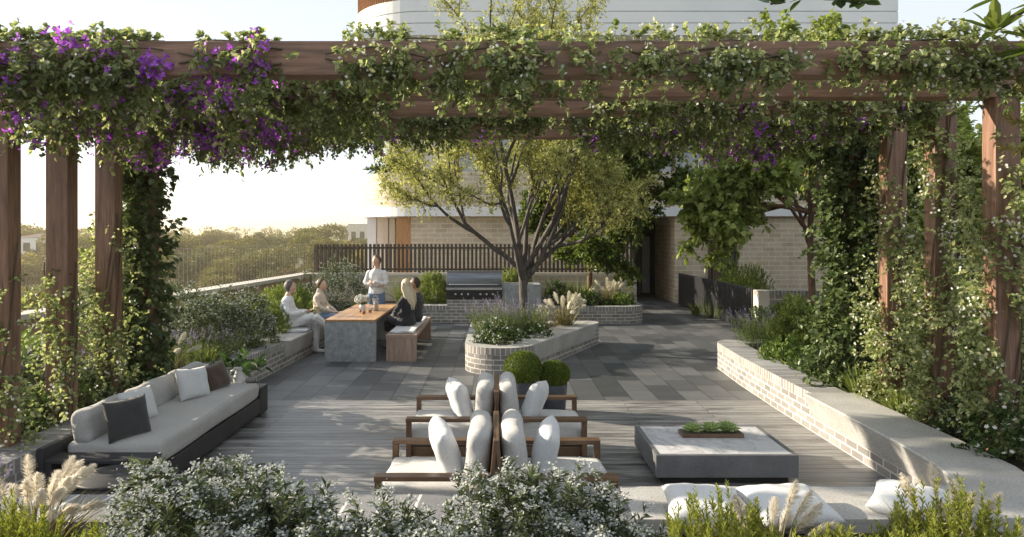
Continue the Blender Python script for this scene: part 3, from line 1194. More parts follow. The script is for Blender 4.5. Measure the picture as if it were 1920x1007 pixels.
# local: x -0.44..0.44, y -1.43..1.55
s = MB()
s.rbox(-0.42, 0.45, -1.205, 1.325, 0.05, 0.24, 0.008, 2)
for x in (-0.36, 0.36):
    for y in (-1.1, 1.2):
        s.box(x - 0.04, x + 0.04, y - 0.04, y + 0.04, 0, 0.05)
s.build('base', [M['sofa_frame']], sf)
for y0, y1 in ((-1.43, -1.21), (1.33, 1.6)):
    s = MB()
    s.rbox(-0.44, 0.45, y0, y1, 0.325, 0.36, 0.006, 2)
    s.rbox(0.32, 0.45, y0, y1, 0.02, 0.324, 0.006, 2)
    s.rbox(-0.44, -0.38, y0, y1, 0.02, 0.324, 0.006, 2)
    s.build('arm', [M['sofa_frame']], sf)
s = MB()
s.rbox(-0.5, -0.445, -1.43, 1.6, 0.05, 0.46, 0.006, 2)
s.build('back_panel', [M['sofa_frame']], sf)
s = MB()
b = cushion(0.86, 2.5, 0.2, 0.06, 0.015, 3, res=12)
b.transform(Matrix.Translation((0.02, 0.06, 0.24)))
s.bm(b, 0, True)
s.build('seat_cushion', [M['grey_fabric']], sf)
for k_, (y, ln) in enumerate(((-0.76, 0.86), (0.1, 0.86), (0.93, 0.8))):
    s = MB()
    b = cushion(0.31, ln - 0.01, 0.17, 0.07, 0.02, 5 + k_)
    b.transform(Matrix.Translation((-0.27, y, 0.4)) @ Matrix.Rotation(R(80), 4, 'Y') @ Matrix.Translation((-0.155, 0, -0.085)))
    s.bm(b, 0, True)
    s.build('back_cushion', [M['grey_fabric']], sf)
pillow('charcoal square throw pillow at the near end of the grey sofa', 'black_fabric', 0.42, 0.37, 0.16, (-3.32, 6.28, 0.425), (R(-16), 0, R(62)), 1)
pillow('white throw pillow half hidden behind the charcoal pillow on the sofa', 'white_fabric', 0.42, 0.34, 0.15, (-3.47, 6.78, 0.43), (R(-18), 0, R(75)), 2)
pillow('white square throw pillow leaning beside the round brown one on the sofa', 'white_fabric', 0.42, 0.36, 0.15, (-3.36, 7.72, 0.435), (R(-18), R(4), R(66)), 3)
pillow('dark brown throw pillow at the far end of the grey sofa', 'brown_fabric', 0.4, 0.32, 0.17, (-3.3, 8.22, 0.435), (R(-20), R(-6), R(72)), 4)

# round side tables at the two ends of the sofa
for loc, lab in (((-3.02, 5.47, 0), 'round dark side table between the sofa near arm and the feathery grass'),
                 ((-3.42, 8.98, 0), 'round dark side table standing behind the open far arm of the sofa')):
    st = thing('side_table', lab, 'side table', loc)
    s = MB()
    s.lathe([(0, 0.345), (0.27, 0.345), (0.28, 0.352), (0.28, 0.368), (0.272, 0.375), (0, 0.375)], sides=40)
    s.build('table_top', [M['bench_wood'] if 'near' in lab and 0 else M['sofa_frame']], st)
    s = MB()
    s.lathe([(0.0, 0), (0.2, 0), (0.2, 0.012), (0.06, 0.02), (0.045, 0.345), (0, 0.345)], sides=24)
    s.build('pedestal', [M['sofa_frame']], st)
s = MB()
s.rbox(-0.13, 0.13, -0.09, 0.09, 0, 0.03, 0.003, 1)
bo = s.build('book', [M['paper']], None, (-3.32, 8.72, 0.361), 0.12)
tag(bo, 'white book lying on the far sofa arm under the vase', 'book')
vs = thing('plant_vase', 'white sculptural vase of broad green leaves on the far sofa arm', 'potted plant', (-3.26, 8.76, 0.392))
s = MB()
s.lathe([(0, 0), (0.055, 0), (0.075, 0.03), (0.08, 0.07), (0.06, 0.12), (0.05, 0.16), (0.075, 0.2), (0.066, 0.2), (0.045, 0.16), (0, 0.15)], sides=24)
for sg in (-1, 1):
    s.tube([(sg * 0.06, 0, 0.17), (sg * 0.11, 0.0, 0.15), (sg * 0.12, 0, 0.1), (sg * 0.078, 0, 0.06)], 0.012, 8)
s.build('vase', [M['white_ceramic']], vs)
M['broad_leaf'] = leaf_mat('broad glossy leaf', [(0.035, 0.07, 0.025), (0.06, 0.11, 0.035), (0.1, 0.16, 0.05)], 0.25, 0.3)
rng = np.random.default_rng(8)
s = MB()
nst = 13
B = np.tile([[0, 0, 0.18]], (nst, 1)) + rng.normal(0, 0.02, (nst, 3))
D = nrm(np.stack([rng.normal(0, 1, nst), rng.normal(0, 1, nst), rng.uniform(0.1, 1.0, nst)], -1))
s.sprigs(rng, B, D, 0.34, 7, 0.16, 0.085, 0, 0, spread=0.8, droop=0.2, oval=True, bend=0.25, t0=0.35)
s.build('leaves', [M['broad_leaf']], vs)


# ------------------------------------------------------------------ four lounge chairs, back to back in two pairs
def make_chair(label):
    """faces -x; back at local x = 0.43; width along y"""
    c = thing('lounge_chair', label, 'armchair', group='lounge chairs set back to back on the deck')
    for sg in (-1, 1):
        s = MB()
        y0, y1 = (0.40, 0.465) if sg > 0 else (-0.465, -0.40)
        s.rbox(-0.43, 0.4, y0 - (0.0 if sg > 0 else 0.03), y1 + (0.03 if sg > 0 else 0), 0.475, 0.51, 0.004, 2)
        s.rbox(-0.43, -0.38, y0, y1, 0.0, 0.474, 0.004, 2)
        s.rbox(0.35, 0.4, y0, y1, 0.0, 0.474, 0.004, 2)
        s.build('arm', [M['chair_metal']], c)
    s = MB()
    s.rbox(-0.40, 0.38, -0.398, 0.398, 0.12, 0.21, 0.004, 2)
    s.build('seat_frame', [M['chair_metal']], c)
    s = MB()
    Mx = Matrix.Translation((0.39, 0, 0.2)) @ Matrix.Rotation(R(5), 4, 'Y')
    s.rbox(0, 0.03, -0.43, 0.43, 0, 0.56, 0.006, 2, M=Mx)
    s.build('back_panel', [M['chair_metal']], c)
    s = MB()
    b = cushion(0.80, 0.78, 0.17, 0.05, 0.018, 11)
    b.transform(Matrix.Translation((-0.03, 0, 0.212)))
    s.bm(b, 0, True)
    s.build('seat_cushion', [M['light_fabric']], c)
    s = MB()
    b = cushion(0.42, 0.74, 0.17, 0.075, 0.02, 12)
    b.transform(Matrix.Translation((0.31, 0, 0.59)) @ Matrix.Rotation(R(97), 4, 'Y') @ Matrix.Translation((0, 0, -0.08)))
    s.bm(b, 0, True)
    s.build('back_cushion', [M['mid_fabric']], c)
    return c


CH = [(-0.47, 5.53, 0, 'lounge chair facing the sofa, nearest the flowering bushes'),
      (-0.45, 7.12, 0, 'lounge chair facing the sofa, on the side towards the island planter'),
      (0.45, 5.53, math.pi, 'lounge chair facing the fire table, nearest the flowering bushes'),
      (0.43, 7.12, math.pi, 'lounge chair facing the fire table, in front of the clipped box balls')]
c0 = None
for x, y, rz, lab in CH:
    if c0 is None:
        c0 = make_chair(lab)
        c0.location = (x, y, 0)
    else:
        dup(c0, lab, (x, y, 0), rz)
PL = [(-0.36, 5.56, 1, 'pale pillow on the near lounge chair that faces the sofa', 21),
      (-0.34, 7.15, 1, 'pale pillow on the farther lounge chair that faces the sofa', 22),
      (0.33, 5.52, -1, 'pale pillow on the near lounge chair that faces the fire table', 23),
      (0.31, 7.1, -1, 'pale pillow on the farther lounge chair that faces the fire table', 24)]
for x, y, sg, lab, sd in PL:
    pillow(lab, 'white_fabric', 0.46, 0.4, 0.19, (x, y, 0.39), (R(-21 + sd % 4 * 2), R((sd % 3 - 1) * 7), R(90 * sg + (14 if sg > 0 else -14) + sd % 3 * 4)), sd, group='pillows on the lounge chairs')

# ------------------------------------------------------------------ fire table
ft = thing('fire_table', 'low square charcoal table with pale marble top on the deck', 'table', (2.08, 6.77, 0))
s = MB()
s.rbox(-0.58, 0.58, -0.43, 0.43, 0.0, 0.07, 0.004, 1)
s.build('plinth', [M['black']], ft)
s = MB()
s.rbox(-0.645, 0.645, -0.5, -0.455, 0.07, 0.275, 0.005, 2)
s.rbox(-0.645, 0.645, 0.455, 0.5, 0.07, 0.275, 0.005, 2)
s.rbox(-0.645, -0.6, -0.454, 0.454, 0.07, 0.275, 0.005, 2)
s.rbox(0.6, 0.645, -0.454, 0.454, 0.07, 0.275, 0.005, 2)
s.build('surround', [M['fire_concrete']], ft)
s = MB()
s.rbox(-0.599, 0.599, -0.453, 0.453, 0.08, 0.272, 0.003, 1)
s.build('marble_top', [M['marble']], ft)
tr = thing('planter_tray', 'shallow bronze tray of gravel on the marble fire table', 'tray', (2.12, 6.9, 0.2735))
s = MB()
for a in ((-0.3, 0.3, -0.09, -0.08), (-0.3, 0.3, 0.08, 0.09), (-0.3, -0.29, -0.0795, 0.0795), (0.29, 0.3, -0.0795, 0.0795)):
    s.box(a[0], a[1], a[2], a[3], 0, 0.038)
s.box(-0.289, 0.289, -0.079, 0.079, 0.0, 0.01)
s.build('tray_rim', [M['chair_metal']], tr)
s = MB()
s.box(-0.289, 0.289, -0.079, 0.079, 0.011, 0.034)
s.build('gravel', [M['gravel']], tr)
M['succulent'] = leaf_mat('succulent leaf', [(0.32, 0.42, 0.16), (0.44, 0.55, 0.25), (0.56, 0.64, 0.36)], 0.2, 0.4)
su0 = None
for k_, (x, lab) in enumerate(((-0.18, 'leftmost of three green succulents in the fire table tray'), (0.0, 'middle of three green succulents in the fire table tray'), (0.17, 'rightmost of three green succulents in the fire table tray'))):
    if su0 is None:
        s = MB()
        rng = np.random.default_rng(4)
        for ring, (el, L) in enumerate(((15, 0.075), (35, 0.07), (58, 0.06), (78, 0.045))):
            n = 11
            a = np.arange(n) * 2 * math.pi / n + ring * 0.3
            D = np.stack([np.cos(a) * math.cos(R(el)), np.sin(a) * math.cos(R(el)), np.full(n, math.sin(R(el)))], -1)
            s.leaves(D * 0.006 + rng.normal(0, 0.003, (n, 3)), D, np.tile([[0, 0, 1.0]], (n, 1)), L, 0.03, 0, fold=0.16, oval=True)
        su0 = s.build('succulent', [M['succulent']])
        su0.location = (2.12 + x, 6.9, 0.312)
        su0.scale = (1.5, 1.5, 1.5)
        tag(su0, lab, 'succulent', 'succulents in the fire table tray')
    else:
        o = dup(su0, lab, (2.12 + x, 6.9 + 0.005 * k_, 0.312), k_ * 0.7, 1.5 + 0.1 * k_)

# ------------------------------------------------------------------ white cushions on the near concrete seat
def flat_pillow(label, w, h, t, loc, rotz, tilt, seed):
    s = MB()
    b = pillow_bm(w, h, t, seed, 24)
    b.transform(Matrix.Rotation(R(-90), 4, 'X') @ Matrix.Translation((0, 0, -h / 2)))
    s.bm(b, 0, True)
    b.free()
    o = s.build('seat_cushion', [M['white_fabric']])
    o.location = loc
    o.rotation_euler = (R(tilt), 0, rotz)
    return tag(o, label, 'cushion', 'white cushions on the near concrete seat')


flat_pillow('large white cushion at the left end of the near concrete seat', 0.5, 0.46, 0.15, (1.34, 4.5, 0.515), R(-8), 8, 31)
flat_pillow('crumpled white cushion behind the near feathery grass plumes', 0.54, 0.46, 0.15, (1.88, 4.5, 0.515), R(6), 8, 32)
flat_pillow('white cushion at the seat corner next to the curved concrete seat', 0.48, 0.44, 0.15, (2.72, 4.56, 0.515), R(-38), 6, 33)

# ------------------------------------------------------------------ dining table, bench, pads
dt = thing('dining_table', 'long dining table with concrete end panels and oiled timber top', 'table', (-2.63, 13.7, 0))
s = MB()
s.rbox(-0.455, 0.455, -1.34, -1.24, 0, 0.715, 0.005, 2)
s.build('end_panel', [M['table_concrete']], dt)
s = MB()
s.rbox(-0.455, 0.455, 1.24, 1.34, 0, 0.715, 0.005, 2)
s.build('end_panel', [M['table_concrete']], dt)
s = MB()
for k_ in range(5):
    x = -0.45 + k_ * 0.18
    s.rbox(x + 0.001, x + 0.179, -1.345, 1.345, 0.716, 0.755, 0.003, 1)
s.build('table_top', [M['table_wood']], dt)
s = MB()
s.rbox(-0.3, 0.3, -1.239, 1.239, 0.62, 0.714, 0.005, 1)
s.build('apron', [M['table_concrete']], dt)

bn = thing('dining_bench', 'timber slab bench beside the dining table', 'bench', (-1.72, 13.75, 0))
s = MB()
s.rbox(-0.27, 0.27, -1.37, 1.37, 0.42, 0.48, 0.006, 2)
s.build('seat', [M['bench_wood_long']], bn)
for y in (-1.37, 1.29):
    s = MB()
    s.rbox(-0.27, 0.27, y, y + 0.08, 0, 0.419, 0.005, 2)
    s.build('leg', [M['bench_wood']], bn)


def pad(name, label, sx, sy, sz, loc, rotz, seed, mat='white_fabric', group=None):
    s = MB()
    b = cushion(sx, sy, sz, sz * 0.42, 0.01, seed)
    s.bm(b, 0, True)
    o = s.build(name, [M[mat]], None, loc, rotz)
    return tag(o, label, 'cushion', group)


pad('bench_pad', 'pale padded runner along the timber dining bench', 0.44, 2.3, 0.045, (-1.73, 13.7, 0.481), 0, 41)
pad('seat_pad', 'flat white seat pad under the man in white', 0.5, 0.55, 0.05, (-3.8, 13.1, 0.456), R(4), 42)

# things on the table
for k_, (x, y, lab) in enumerate(((-2.55, 13.2, 'small amber tumbler nearest the table front'), (-2.47, 13.42, 'amber tumbler to the right beside the glass candle holder'), (-2.66, 13.5, 'amber tumbler under the white flowers'))):
    g = thing('tumbler', lab, 'glass', (x, y, 0.756), group='tumblers on the dining table')
    s = MB()
    s.lathe([(0, 0), (0.036, 0), (0.042, 0.1), (0.0395, 0.1), (0.034, 0.008), (0, 0.008)], sides=20)
    s.build('glass', [M['clear_glass']], g)
    s = MB()
    s.lathe([(0, 0.01), (0.0325, 0.01), (0.036, 0.06), (0, 0.06)], sides=20)
    s.build('drink', [M['amber']], g)
g = thing('candle_holder', 'tall clear glass candle holder on the dining table', 'candle holder', (-2.42, 13.75, 0.756))
s = MB()
s.lathe([(0, 0), (0.06, 0), (0.06, 0.26), (0.056, 0.26), (0.056, 0.008), (0, 0.008)], sides=24)
s.build('glass', [M['clear_glass']], g)
s = MB()
s.lathe([(0, 0.009), (0.035, 0.009), (0.035, 0.2), (0, 0.2)], sides=20)
s.build('candle', [M['white_ceramic']], g)
g = thing('flower_vase', 'low vase of white blooms on the dining table', 'flower vase', (-2.72, 13.95, 0.756))
s = MB()
s.lathe([(0, 0), (0.05, 0), (0.065, 0.05), (0.05, 0.11), (0.044, 0.11), (0.055, 0.05), (0, 0.01)], sides=20)
s.build('vase', [M['white_ceramic']], g)
s = MB()
rng = np.random.default_rng(3)
n = 70
D = nrm(np.stack([rng.normal(0, 1, n), rng.normal(0, 1, n), rng.uniform(-0.2, 1, n)], -1))
P = D * np.array([0.15, 0.13, 0.12]) * rng.uniform(0.7, 1, (n, 1)) + np.array([0, 0, 0.19])
s.stars(rng, P, D, 0.05, 0, 6, 0.5)
s.build('blooms', [M['petal_white']], g)
s = MB()
s.sprigs(rng, np.tile([[0, 0, 0.1]], (16, 1)), D[:16] + np.array([0, 0, 0.4]), 0.2, 5, 0.06, 0.025, 0, 0)
s.build('stems', [M['broad_leaf']], g)

# ------------------------------------------------------------------ barbecue
bb = thing('barbecue', 'built in steel barbecue with black control panel on a brick base', 'barbecue', (-0.6, 17.9, 0))
s = MB()
s.box(-0.71, 0.71, 0, 0.8, 0, 0.6)
s.build('brick_base', [M['brick']], bb)
s = MB()
s.rbox(-0.73, 0.72, -0.02, 0.75, 0.605, 0.9, 0.006, 2)
s.build('control_panel', [M['black']], bb)
for x in (-0.48, -0.32, -0.16, 0.16, 0.32, 0.48):
    s = MB()
    s.lathe([(0, 0), (0.032, 0), (0.03, 0.03), (0.02, 0.034), (0, 0.034)], (x, -0.021, 0.73), 16, M=Matrix.Rotation(R(90), 4, 'X'))
    s.build('knob', [M['steel']], bb)
s = MB()
s.rbox(-0.73, 0.72, -0.04, -0.021, 0.84, 0.9, 0.004, 1)
s.build('drip_tray', [M['steel']], bb)
s = MB()
prof = [(0.0, 0.905), (-0.01, 0.98)] + [(0.42 - 0.42 * math.cos(R(a)), 0.98 + 0.34 * math.sin(R(a))) for a in range(6, 91, 6)] + [(0.72, 1.3), (0.72, 0.905)]
n = len(prof)
V = [(-0.72, p[0], p[1]) for p in prof] + [(0.71, p[0], p[1]) for p in prof]
s.add(V, [(i, n + i, n + (i + 1) % n, (i + 1) % n) for i in range(n)], 0, smooth=False)
s.F.append((np.array([list(range(n))]), np.array([0]), None, False))
s.F.append((np.array([list(range(n, 2 * n))[::-1]]), np.array([0]), None, False))
M['hood_steel'] = pmat('dark hood steel', (0.13, 0.14, 0.16), (0.2, 0.21, 0.23), 2, 0.32, metal=0.9, stretch=(0.5, 6, 8))
hd = s.build('hood', [M['hood_steel']], bb)
s = MB()
s.tube([(-0.62, -0.09, 0.985), (0.6, -0.09, 0.985)], 0.016, 10)
for x in (-0.55, 0.53):
    s.tube([(x, -0.09, 0.985), (x, 0.0, 0.985)], 0.012, 8)
s.build('handle', [M['steel']], hd)
s = MB()
s.rbox(0, 1.0, 0, 0.75, 0, 0.95, 0.008, 2)
s.rbox(-0.0, 1.0, 0.0, 0.75, 0.951, 0.98, 0.006, 2)
o = s.build('concrete_counter', [M['table_concrete']], None, (0.115, 17.92, 0))
tag(o, 'grey concrete counter block beside the barbecue', 'counter')

# ------------------------------------------------------------------ clipped box balls in pots
M['box_leaf'] = leaf_mat('clipped box leaf', [(0.07, 0.11, 0.015), (0.13, 0.18, 0.025), (0.2, 0.25, 0.05)], 0.3, 0.5)


def ball_shrub(r, n, rng, L=0.03, flat=0.9):
    s = MB()
    D = nrm(rng.normal(0, 1, (n, 3)))
    rad = r * (1 - np.abs(rng.normal(0, 0.035, n)))[:, None]
    P = D * rad * np.array([1, 1, flat])
    s.leaves(P, D + rng.normal(0, 0.55, (n, 3)), np.array([0, 0, 0.6]) + D + rng.normal(0, 0.4, (n, 3)), L * rng.uniform(0.7, 1.2, n), L * 0.6, 0, 0.15)
    s.ball((0, 0, 0), r * 0.9, r * 0.9, r * 0.9 * flat, 0)
    return s


for (x, y, r, hgt, lab) in ((0.32, 8.82, 0.235, 0.42, 'taller box ball in a blue grey pot beside the lounge chairs'), (0.72, 8.9, 0.2, 0.36, 'shorter box ball in a blue grey pot with a flattened top')):
    bx = thing('potted_box_ball', lab, 'potted shrub', (x, y, 0))
    rng = np.random.default_rng(int(x * 100))
    s = MB()
    s.lathe([(0, 0), (0.14, 0), (0.15, 0.01), (0.175, hgt - 0.01), (0.175, hgt), (0.155, hgt), (0.15, hgt - 0.03), (0, hgt - 0.03)], sides=36)
    s.build('pot', [M['blue_glaze']], bx)
    s = ball_shrub(r, 4200, rng, 0.026, 0.92 if r > 0.22 else 0.8)
    o = s.build('foliage', [M['box_leaf']], bx)
    o.location = (0, 0, hgt + r * 0.62)
# ------------------------------------------------------------------ people
M['skin'] = pmat('skin', (0.56, 0.36, 0.27), (0.64, 0.43, 0.33), 7, 0.5)
M['skin_tan'] = pmat('tanned skin', (0.38, 0.21, 0.14), (0.46, 0.27, 0.18), 7, 0.5)
M['eye'] = pmat('dark eye', (0.03, 0.022, 0.018), None, rough=0.2)
M['hair_grey'] = pmat('grey brown hair', (0.06, 0.05, 0.042), (0.18, 0.155, 0.135), 6, 0.6, stretch=(30, 4, 4), bmp=0.4)
M['hair_brown'] = pmat('brown hair', (0.07, 0.042, 0.026), (0.15, 0.095, 0.06), 6, 0.5, stretch=(30, 4, 4), bmp=0.4)
M['hair_dark'] = pmat('dark brown hair', (0.025, 0.016, 0.012), (0.06, 0.04, 0.03), 6, 0.5, stretch=(30, 4, 4), bmp=0.4)
M['hair_blond'] = pmat('pale blonde hair', (0.50, 0.40, 0.26), (0.68, 0.58, 0.42), 5, 0.45, stretch=(40, 40, 2), bmp=0.6)
M['cloth_white'] = fabric('white shirt cotton', (0.66, 0.66, 0.67), (0.75, 0.75, 0.75))
M['cloth_cream'] = fabric('cream knit', (0.55, 0.46, 0.37), (0.66, 0.57, 0.47))
M['cloth_grey_white'] = fabric('pale grey knit', (0.6, 0.6, 0.61), (0.7, 0.7, 0.7))
M['cloth_black'] = fabric('black dress cloth', (0.010, 0.011, 0.017), (0.02, 0.022, 0.03))
M['cloth_charcoal'] = fabric('charcoal knit', (0.03, 0.032, 0.04), (0.05, 0.052, 0.06))
M['denim'] = fabric('blue denim', (0.09, 0.15, 0.26), (0.2, 0.28, 0.42))
M['shoe_white'] = pmat('white shoe', (0.6, 0.6, 0.6), (0.68, 0.68, 0.68), 5, 0.5)
M['shoe_dark'] = pmat('dark shoe', (0.02, 0.018, 0.016), (0.035, 0.03, 0.028), 5, 0.5)

VX = lambda *a: np.array(a, float)


def bez(a, b, c, n=5):
    """limb polyline a-b-c with a slightly softened joint"""
    a, b, c = map(VX, (a, b, c)) if False else (np.asarray(a, float), np.asarray(b, float), np.asarray(c, float))
    pts = [a + (b - a) * t for t in (0, 0.3, 0.62, 0.9)]
    pts.append((a + 6 * b + c) / 8)
    pts += [b + (c - b) * t for t in (0.1, 0.38, 0.7, 1.0)]
    return np.array(pts)


def hand(s, w, d, pn, side, curl=0.35):
    """palm, four unequal bent fingers and a thumb; w wrist, d pointing direction, pn palm normal"""
    d = nrm(np.asarray(d, float))
    pn = np.asarray(pn, float)
    pn = nrm(pn - d * np.dot(pn, d))
    sd = np.cross(d, pn) * side          # towards the thumb
    w = np.asarray(w, float)
    s.loft([(w - d * 0.012, sd * 0.024, pn * 0.019), (w + d * 0.02, sd * 0.033, pn * 0.017), (w + d * 0.06, sd * 0.04, pn * 0.015), (w + d * 0.088, sd * 0.037, pn * 0.012)], 0, 12)
    for k, (o, ln, r) in enumerate(((0.029, 0.068, 0.0088), (0.010, 0.077, 0.009), (-0.010, 0.071, 0.0088), (-0.028, 0.056, 0.008))):
        b = w + d * 0.08 + sd * o
        e = d * math.cos(curl * 0.5) + pn * math.sin(curl * 0.5) + sd * o * 2
        e2 = d * math.cos(curl * 1.6) + pn * math.sin(curl * 1.6) + sd * o * 2
        s.tube([b, b + e * ln * 0.5, b + e * ln * 0.5 + e2 * ln * 0.5], [r, r * 0.95, r * 0.8], 8)
    b = w + d * 0.028 + sd * 0.03
    e = nrm(d * 0.62 + sd * 0.7 + pn * 0.3)
    s.tube([b, b + e * 0.038, b + e * 0.036 + nrm(d * 0.85 + sd * 0.25 + pn * 0.35) * 0.032], [0.012, 0.0105, 0.009], 8)


def head_frame(f, up=(0, 0, 1)):
    f = nrm(np.asarray(f, float))
    up = np.asarray(up, float)
    l = nrm(np.cross(up, f))
    u = np.cross(f, l)
    return Matrix(((f[0], l[0], u[0]), (f[1], l[1], u[1]), (f[2], l[2], u[2])))


def person(label, loc, rotz, J, mats, hair, female=False, dress=False, curl=0.35, scale=1.0):
    """J: joints in a local frame (x forward, y to the person's left, z up)"""
    root = thing('person', label, 'person', loc, rotz)
    root.scale = (scale,) * 3
    g = {k: np.asarray(v, float) for k, v in J.items() if k not in ('face', 'hl', 'hr', 'pl', 'pr')}
    sw = 0.93 if female else 1.0
    shv = g['sl'] - g['sr']
    ax = nrm(shv)
    fwd = nrm(np.cross(ax, g['neck'] - g['pel']))
    hv = nrm(g['hpl'] - g['hpr'])
    hf = nrm(np.cross(hv, np.array([0, 0, 1.0])))

    def torso(s, gr, top=True, low=0.0):
        pel, ch, nk = g['pel'], g['chest'], g['neck']
        wst = pel * 0.5 + ch * 0.5
        mid = lambda a, b, t: a + (b - a) * t
        rings = [(pel - (ch - pel) * (0.3 + low), hv * (0.10 + gr), hf * (0.085 + gr)),
                 (pel, hv * ((0.165 if female else 0.16) + gr), hf * (0.118 + gr)),
                 (mid(pel, wst, 0.8), nrm(hv + ax) * ((0.128 if female else 0.145) + gr), nrm(hf + fwd) * (0.1 + gr)),
                 (mid(wst, ch, 0.5), ax * ((0.13 if female else 0.155) + gr), fwd * (0.108 + gr)),
                 (ch + fwd * (0.012 if female else 0.0), ax * ((0.15 if female else 0.175) + gr), fwd * ((0.122 if female else 0.118) + gr)),
                 (mid(ch, nk, 0.55), ax * ((0.165 if female else 0.19) * 0.92 + gr), fwd * (0.092 + gr)),
                 (mid(ch, nk, 0.84), ax * (0.105 + gr), fwd * (0.068 + gr)),
                 (mid(ch, nk, 1.0), ax * (0.06 + gr * 0.7), fwd * (0.056 + gr * 0.7))]
        s.loft(rings, 0, 20)

    def arm(s, k, gr, to=1.0):
        p = bez(g['s' + k] * np.array([1, 0.9, 1]) - np.array([0, 0, 0.025]), g['e' + k], g['w' + k])
        r = np.array([0.05, 0.047, 0.044, 0.041, 0.04, 0.04, 0.038, 0.032, 0.026]) * sw + gr
        s.tube(p, r, 12)

    def leg(s, k, gr, end=1.0, wide=0.0):
        p = bez(g['hp' + k], g['k' + k], g['a' + k])
        r = np.array([0.088, 0.085, 0.074, 0.06, 0.056, 0.056, 0.056, 0.045, 0.036]) * (0.97 if female else 1) + gr
        r = r + wide * np.linspace(0, 1, 9)
        if end < 1:
            n = int(round(9 * end))
            p, r = p[:n], r[:n]
        s.tube(p, r, 14)

    # body: one continuous surface (voxel union of the parts)
    s = MB()
    torso(s, 0)
    for k in 'lr':
        arm(s, k, 0)
        leg(s, k, 0)
        hand(s, g['w' + k], J['h' + k], J['p' + k], (1 if k == 'l' else -1), curl)
        s.tube([g['a' + k] + (g['t' + k] - g['a' + k]) * -0.22, g['a' + k] + (g['t' + k] - g['a' + k]) * 0.4 + np.array([0, 0, -0.035]), g['t' + k]], [0.036, 0.036, 0.026], 10)
    hd = g['head']
    Fm = head_frame(J['face'])
    fa, la, ua = (np.array(Fm.col[i]) for i in range(3))
    s.tube([g['neck'] - (g['chest'] - g['neck']) * -0.15, hd - ua * 0.07 - fa * 0.015], [0.062 if not female else 0.052, 0.052 if not female else 0.045], 14)

    def hf_(D, V):
        V = V.copy()
        low = np.clip(-D[:, 2], 0, 1)
        V[:, 1] *= 1 - 0.32 * low ** 1.3
        V[:, 0] = np.where(D[:, 0] < 0, V[:, 0] * (1 - 0.25 * low), V[:, 0] * (1 - 0.05 * low))
        return V
    s.ball(hd, 0.098, 0.079, 0.121, 0, 24, 18, Fm, hf_)
    P = lambda x, y, z: hd + fa * x + la * y + ua * z
    s.tube([P(0.085, 0, 0.018), P(0.104, 0, -0.016), P(0.098, 0, -0.026)], [0.009, 0.0135, 0.012], 8)       # nose
    s.tube([P(0.075, -0.03, 0.03), P(0.089, -0.012, 0.033), P(0.089, 0.012, 0.033), P(0.075, 0.03, 0.03)], 0.01, 8)   # brow
    s.tube([P(0.084, -0.017, -0.052), P(0.091, 0, -0.053), P(0.084, 0.017, -0.052)], 0.009, 8)             # lips
    s.ball(P(0.072, 0, -0.088), 0.022, 0.024, 0.02, 0, 12, 8, Fm)                                              # chin
    for sg in (-1, 1):
        s.ball(P(-0.002, sg * 0.073, -0.008), 0.02, 0.009, 0.03, 0, 10, 8, Fm)                                 # ear
    bo = s.build('body', [M[mats['skin']]], root)
    finish_remesh(bo, 0.0075, 3)
    for sg in (-1, 1):
        e = MB()
        e.ball(P(0.0815, sg * 0.029, 0.012), 0.0075, 0.011, 0.0075, 0, 10, 8, Fm)
        e.build('eye', [M['eye']], root)
    # clothes
    gr = 0.017
    s = MB()
    torso(s, gr)
    for k in 'lr':
        arm(s, k, 0.012)
    if dress:
        for k in 'lr':
            leg(s, k, 0.02, 0.8)
        s.ball(g['pel'] + np.array([0.03, 0, -0.03]), 0.2, 0.2, 0.13, 0, 16, 10)
    if 'roll' in J:
        s.tube([g['neck'] - ua * 0.03, g['neck'] + ua * 0.045], [0.085, 0.07], 14)
    o = s.build('dress' if dress else 'sweater', [M[mats['top']]], root)
    finish_remesh(o, 0.009, 2, 0.0042)
    if not dress:
        s = MB()
        pel = g['pel']
        s.loft([(pel - np.array([0, 0, 0.1]), hv * 0.12, hf * 0.1), (pel - np.array([0, 0, 0.03]), hv * 0.172, hf * 0.128), (pel + np.array([0, 0, 0.07]), hv * 0.16, hf * 0.12)], 0, 18)
        for k in 'lr':
            leg(s, k, 0.014, 1.0, 0.008)
        o = s.build('trousers', [M[mats['legs']]], root)
        finish_remesh(o, 0.009, 2, 0.004)
    for k in 'lr':
        a, tt = g['a' + k], g['t' + k]
        s = MB()
        s.tube([a + (tt - a) * -0.25 + np.array([0, 0, -0.03]), a + (tt - a) * 0.4 + np.array([0, 0, -0.035]), tt], [0.044, 0.045, 0.034], 12)
        s.build('shoe', [M[mats['shoe']]], root)
    # hair: a shell over the skull
    s = MB()

    def hair_fn(D, V):
        V = V.copy()
        front = np.clip(D[:, 0] * 1.0 - D[:, 2] * 0.62 - 0.08, 0, 1)
        V *= (1 - 0.42 * np.clip(front * 2.2, 0, 1))[:, None]
        V *= (1 + 0.045 * np.sin(D[:, 1] * 17 + D[:, 0] * 9) * np.sin(D[:, 2] * 13 + D[:, 0] * 7))[:, None]
        V[:, 0] *= np.where((D[:, 2] < 0) & (D[:, 0] < 0), 1 - 0.22 * np.clip(-D[:, 2], 0, 1), 1)
        return V
    hs = {'short': (0.111, 0.093, 0.13), 'bun': (0.109, 0.092, 0.129), 'long': (0.112, 0.096, 0.132)}[hair]
    s.ball(P(-0.011, 0, 0.016), *hs, 0, 26, 18, Fm, hair_fn)
    if hair == 'bun':
        s.ball(P(-0.108, 0, 0.035), 0.042, 0.042, 0.042, 0, 14, 10, Fm)
